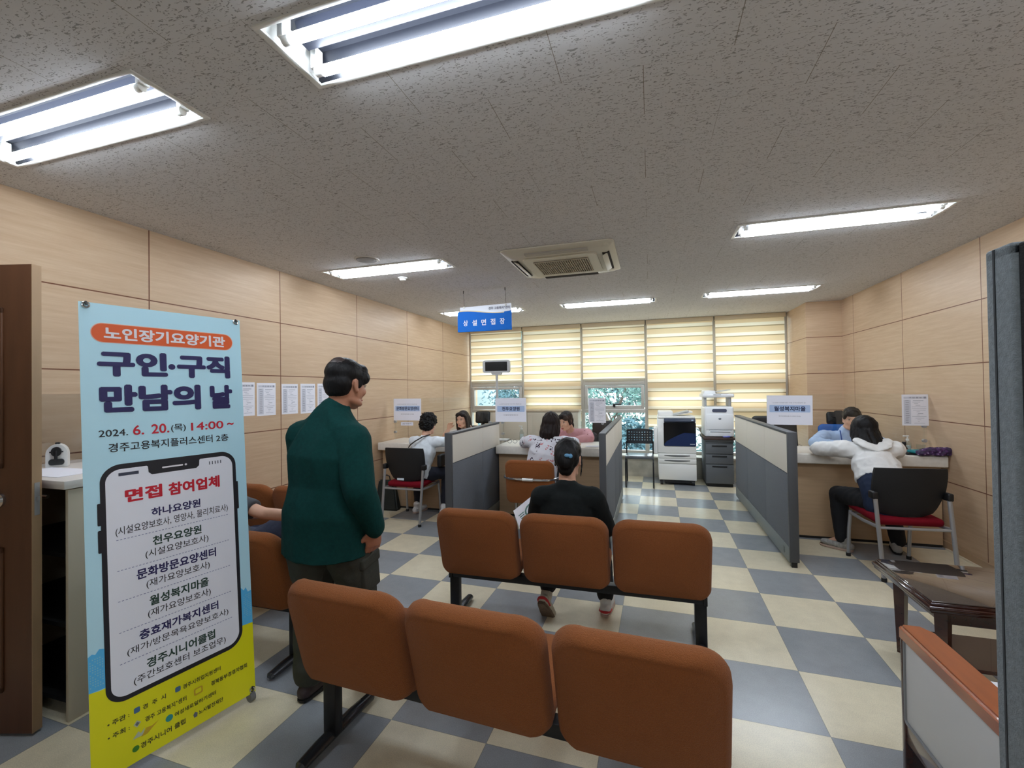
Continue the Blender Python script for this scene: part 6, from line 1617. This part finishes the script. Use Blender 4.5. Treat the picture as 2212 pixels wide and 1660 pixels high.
# 8. woman in the white jacket, right counter -----------------------------------------
p8 = thing('person', 'woman with long black hair in a white hooded jacket, slumped over the right counter', 'person', (1.92, 4.62, 0))
J = dict(pelvis=V3(1.90, 4.50, 0.565), chest=V3(1.895, 4.72, 0.83), neck=V3(1.905, 4.84, 0.985), head=V3(1.90, 4.95, 1.115),
         shL=V3(1.715, 4.84, 0.955), elL=V3(1.555, 5.05, 0.925), wrL=V3(1.76, 5.30, 0.91), shR=V3(2.09, 4.84, 0.955), elR=V3(2.19, 5.08, 0.925), wrR=V3(2.00, 5.32, 0.91),
         hipL=V3(1.815, 4.55, 0.54), hipR=V3(1.99, 4.55, 0.54), knL=V3(1.68, 4.93, 0.52), knR=V3(2.10, 5.02, 0.52), anL=V3(1.70, 4.91, 0.11), anR=V3(2.14, 4.93, 0.11), toeL=V3(1.58, 5.00, 0.03), toeR=V3(2.17, 5.06, 0.03),
         handL=((1, 0.1, -0.03), (0, 0, -1), 0.3, 1), handR=((-1, 0.05, -0.03), (0, 0, -1), 0.3, 1))
HM = head_matrix(J['head'], (-0.10, 1, -0.45), (0, 0.4, 1), 1.04)
right = (1, 0, 0)
body_mesh(p8, J, skinB, right, 0.0075, 1.0, headM=HM)
nav = mat('navy_jersey', (22, 38, 66), 0.85, bump=0.2, bscale=200)
Jn = dict(J); Jn['chest'] = J['pelvis'].lerp(J['chest'], 0.9)
mb = MB().limb([J['pelvis'] - V3(0, 0.01, 0.05), J['pelvis'] + V3(0, 0.03, 0.06), J['pelvis'].lerp(J['chest'], 0.72)], [(0.180, 0.138), (0.180, 0.136), (0.172, 0.128)], right)
fuse('navy_sweatshirt', mb, nav, p8, 0.009, 6, 0.008, (12, 12, 10))
wj = mat('white_jacket', (232, 232, 231), 0.75, var=0.04, vscale=20, bump=0.2, bscale=120)
Jj = dict(J); Jj['pelvis'] = J['pelvis'].lerp(J['chest'], 0.58)
jk = top_garment(p8, 'white_jacket', Jj, wj, right, 'long', 1.08, 0.0, 0.008, 0.009, (10, 16, 14), girth=1.0, cuff=0.03)
mb = MB()
mb.limb([(1.78, 4.80, 1.045), (1.83, 4.735, 1.01), (1.90, 4.715, 0.985), (1.98, 4.735, 1.01), (2.03, 4.80, 1.045)], [(0.035, 0.014), (0.055, 0.014), (0.062, 0.014), (0.055, 0.014), (0.035, 0.014)], (0, 1, 0.55))
fuse('hood', mb, wj, jk, 0.007, 4, 0.005, (18, 18, 18))
trousers(p8, J, mat('black_jogger', (18, 19, 24), 0.85, bump=0.2, bscale=200), right, 1.02, low=-0.05)
hair(p8, HM, long_hair(0.16, 0.05) + [('e', (0, -0.06, 0.03), (0.088, 0.075, 0.085))], hairm, 0.007, 0.005, (55, 55, 9), it=2)
gsn = mat('grey_sneaker', (156, 154, 150), 0.75, var=0.25, vscale=45)
shoe(p8, V3(1.715, 4.89, 0.09), V3(1.58, 5.00, 0.03), gsn, solw); shoe(p8, V3(2.13, 4.93, 0.09), V3(2.17, 5.06, 0.03), mat('grey_sneaker_pale', (176, 176, 174), 0.7), sole_d)

# 9. person on the left row, almost hidden by the banner ------------------------------
p9 = thing('person', 'person in jeans behind the banner, bare arm over a brown chair', 'person', (-2.55, 2.4, 0))
J = dict(pelvis=V3(-2.70, 2.30, 0.53), chest=V3(-2.72, 2.17, 0.80), neck=V3(-2.76, 2.15, 0.98), head=V3(-2.78, 2.20, 1.12),
         shL=V3(-2.91, 2.20, 0.90), elL=V3(-2.88, 2.40, 0.70), wrL=V3(-2.62, 2.58, 0.66), shR=V3(-2.55, 2.09, 0.91), elR=V3(-2.22, 2.10, 0.83), wrR=V3(-2.13, 2.37, 0.735),
         hipL=V3(-2.72, 2.36, 0.52), hipR=V3(-2.56, 2.36, 0.52), knL=V3(-2.62, 2.74, 0.50), knR=V3(-2.17, 2.60, 0.80), anL=V3(-2.52, 2.70, 0.10), anR=V3(-2.16, 2.72, 0.36), toeL=V3(-2.50, 2.82, 0.03), toeR=V3(-2.14, 2.84, 0.30),
         handL=((0.6, 0.4, 0), (0, 0.3, 1), 0.4, 1), handR=((0.0, 0.9, -0.2), (-0.5, 0.0, 0.8), 0.6, 1))
HM = head_matrix(J['head'], (0.1, 1, -0.35), (0, 0.25, 1), 1.02)
body_mesh(p9, J, skinB, right, 0.008, 1.0, headM=HM)
top_garment(p9, 'grey_tshirt', J, mat('charcoal_tee', (70, 72, 78), 0.85), right, 'short', 1.0, 0.05, 0.009, 0.005)
trousers(p9, J, mat('blue_jeans', (52, 58, 78), 0.85, var=0.15, vscale=40, bump=0.3, bscale=300), right, 1.0, low=0.05)
hair(p9, HM, CAP, hairm, 0.008, 0.003)
shoe(p9, V3(-2.52, 2.70, 0.09), V3(-2.50, 2.82, 0.03), sole_d, sole_d); shoe(p9, V3(-2.16, 2.73, 0.34), V3(-2.14, 2.85, 0.30), sole_d, sole_d, pitch=(0.35, -0.2, -0.9))
ph = thing('smartphone', 'white smartphone in the hand of the person in jeans behind the banner', 'phone', (-2.04, 2.56, 0.70))
obj('phone_case', MB().box((-2.09, 2.52, 0.715), (0.075, 0.15, 0.009), 0.004, 2, rot=Matrix.Rotation(0.35, 3, 'X')), K['white'], ph)
obj('phone_screen', MB().box((-2.09, 2.518, 0.7202), (0.068, 0.14, 0.001), rot=Matrix.Rotation(0.35, 3, 'X')), gloss, ph)
# ------------------------------------------------------------------ outside the windows
gm = mat('outside_paving', (150, 150, 142), 0.9, var=0.1, vscale=2)
struct('ground', MB().b2((-40, 9.4, -3.3), (40, 60, -3.2)), gm)
leafm = [mat('leaf_green_%d' % k, c, 0.6) for k, c in enumerate(((78, 112, 110), (100, 132, 124), (72, 104, 112)))]
for k, lm in enumerate(leafm):
    lm.node_tree.nodes['Principled BSDF'].inputs['Transmission Weight'].default_value = 0.0
barkm = mat('bark', (84, 72, 62), 0.9)
def tree(x, y, h, r, m, label, seed, ls=0.6, nl=11000):
    t = thing('street_tree', label, 'tree', (x, y, -3.2), 0, 'trees outside the windows')
    rng = random.Random(seed)
    obj('trunk', MB().tube([(x, y, -3.2), (x + 0.1, y, -1.5), (x, y + 0.1, h - r)], [0.16, 0.13, 0.08], 8).tube([(x, y, -1.2), (x - 0.7, y, 0.4), (x - 1.0, y, 1.2)], [0.08, 0.06, 0.03], 6).tube([(x, y, -0.8), (x + 0.8, y - 0.2, 0.8), (x + 1.1, y, 1.6)], [0.08, 0.06, 0.03], 6), barkm, t)
    V, F = [], []
    for k in range(nl):
        while True:
            p = Vector((rng.uniform(-1, 1), rng.uniform(-1, 1), rng.uniform(-1, 1)))
            if 0.2 < p.length < 1: break
        if noise.noise(p * 2.3 + Vector((seed, 0, 0))) < -0.12: continue
        c = Vector((x, y, h - r * 0.6)) + Vector((p.x * r, p.y * r * 0.8, p.z * r * 1.15))
        a = Vector((rng.gauss(0, 1), rng.gauss(0, 1), rng.gauss(0, 0.6))).normalized()
        b_ = a.cross(Vector((rng.gauss(0, 1), rng.gauss(0, 1), rng.gauss(0, 1)))).normalized()
        s = rng.uniform(0.06, 0.12) * ls; o_ = len(V)
        V += [c - a * s * 1.5, c + b_ * s * 0.6, c + a * s * 1.5, c - b_ * s * 0.6]; F.append((o_, o_ + 1, o_ + 2, o_ + 3))
    obj('foliage', MB().add(V, F), m, t, None)
tree(-1.9, 16.5, 2.9, 2.1, leafm[1], 'leafy tree seen through the clear third window', 1)
tree(2.2, 16.5, 2.4, 2.0, leafm[0], 'leafy tree behind the photocopier window', 2)
tree(-5.6, 19.0, 1.6, 1.9, leafm[2], 'low tree beside the white building outside the first window', 3)
tree(-0.3, 12.2, 0.1, 1.2, leafm[2], 'low bushy tree right outside the third window', 4)
for k, (tx, ty) in enumerate(((-6.4, 24.5), (-1.9, 27.5), (3.2, 24.0), (9.5, 27.5))):
    tree(tx, ty, 4.4, 2.5, leafm[(k + 1) % 3], ['tall tree farthest left behind the other trees outside', 'tall tree standing behind the third-window tree', 'tall tree far behind the photocopier window', 'tall tree far right outside, behind the lowered blinds'][k], 10 + k, 1.1, 9000)
bd = thing('office_block', 'pale building with white window frames outside the first window', 'building', (-9.5, 24, -3.2))
obj('wall', MB().b2((-19, 23, -3.2), (-9.6, 30, 8)), mat('pale_facade', (176, 190, 192), 0.8), bd)
for i in range(7):
    for j in range(4):
        x, z = -18.8 + i * 1.3, -2.2 + j * 2.1
        f = obj('window', MB().b2((x, 22.93, z), (x + 1.15, 23.02, z + 1.3)), mat('facade_frame_white', (226, 232, 232), 0.5) if i == 0 and j == 0 else bpy.data.materials['facade_frame_white'], bd)
        obj('window_glass', MB().b2((x + 0.08, 22.90, z + 0.08), (x + 0.53, 22.94, z + 1.22)).b2((x + 0.61, 22.90, z + 0.08), (x + 1.07, 22.94, z + 1.22)), mat('facade_glass', (96, 140, 156), 0.15) if i == 0 and j == 0 else bpy.data.materials['facade_glass'], f)
tag(obj('blue_awning', MB().b2((-11.2, 22.2, -0.8), (-9.8, 22.9, 0.4), 0.03), mat('awning_blue', (60, 160, 214), 0.6)), 'bright blue awning on the pale building outside the first window', 'awning')
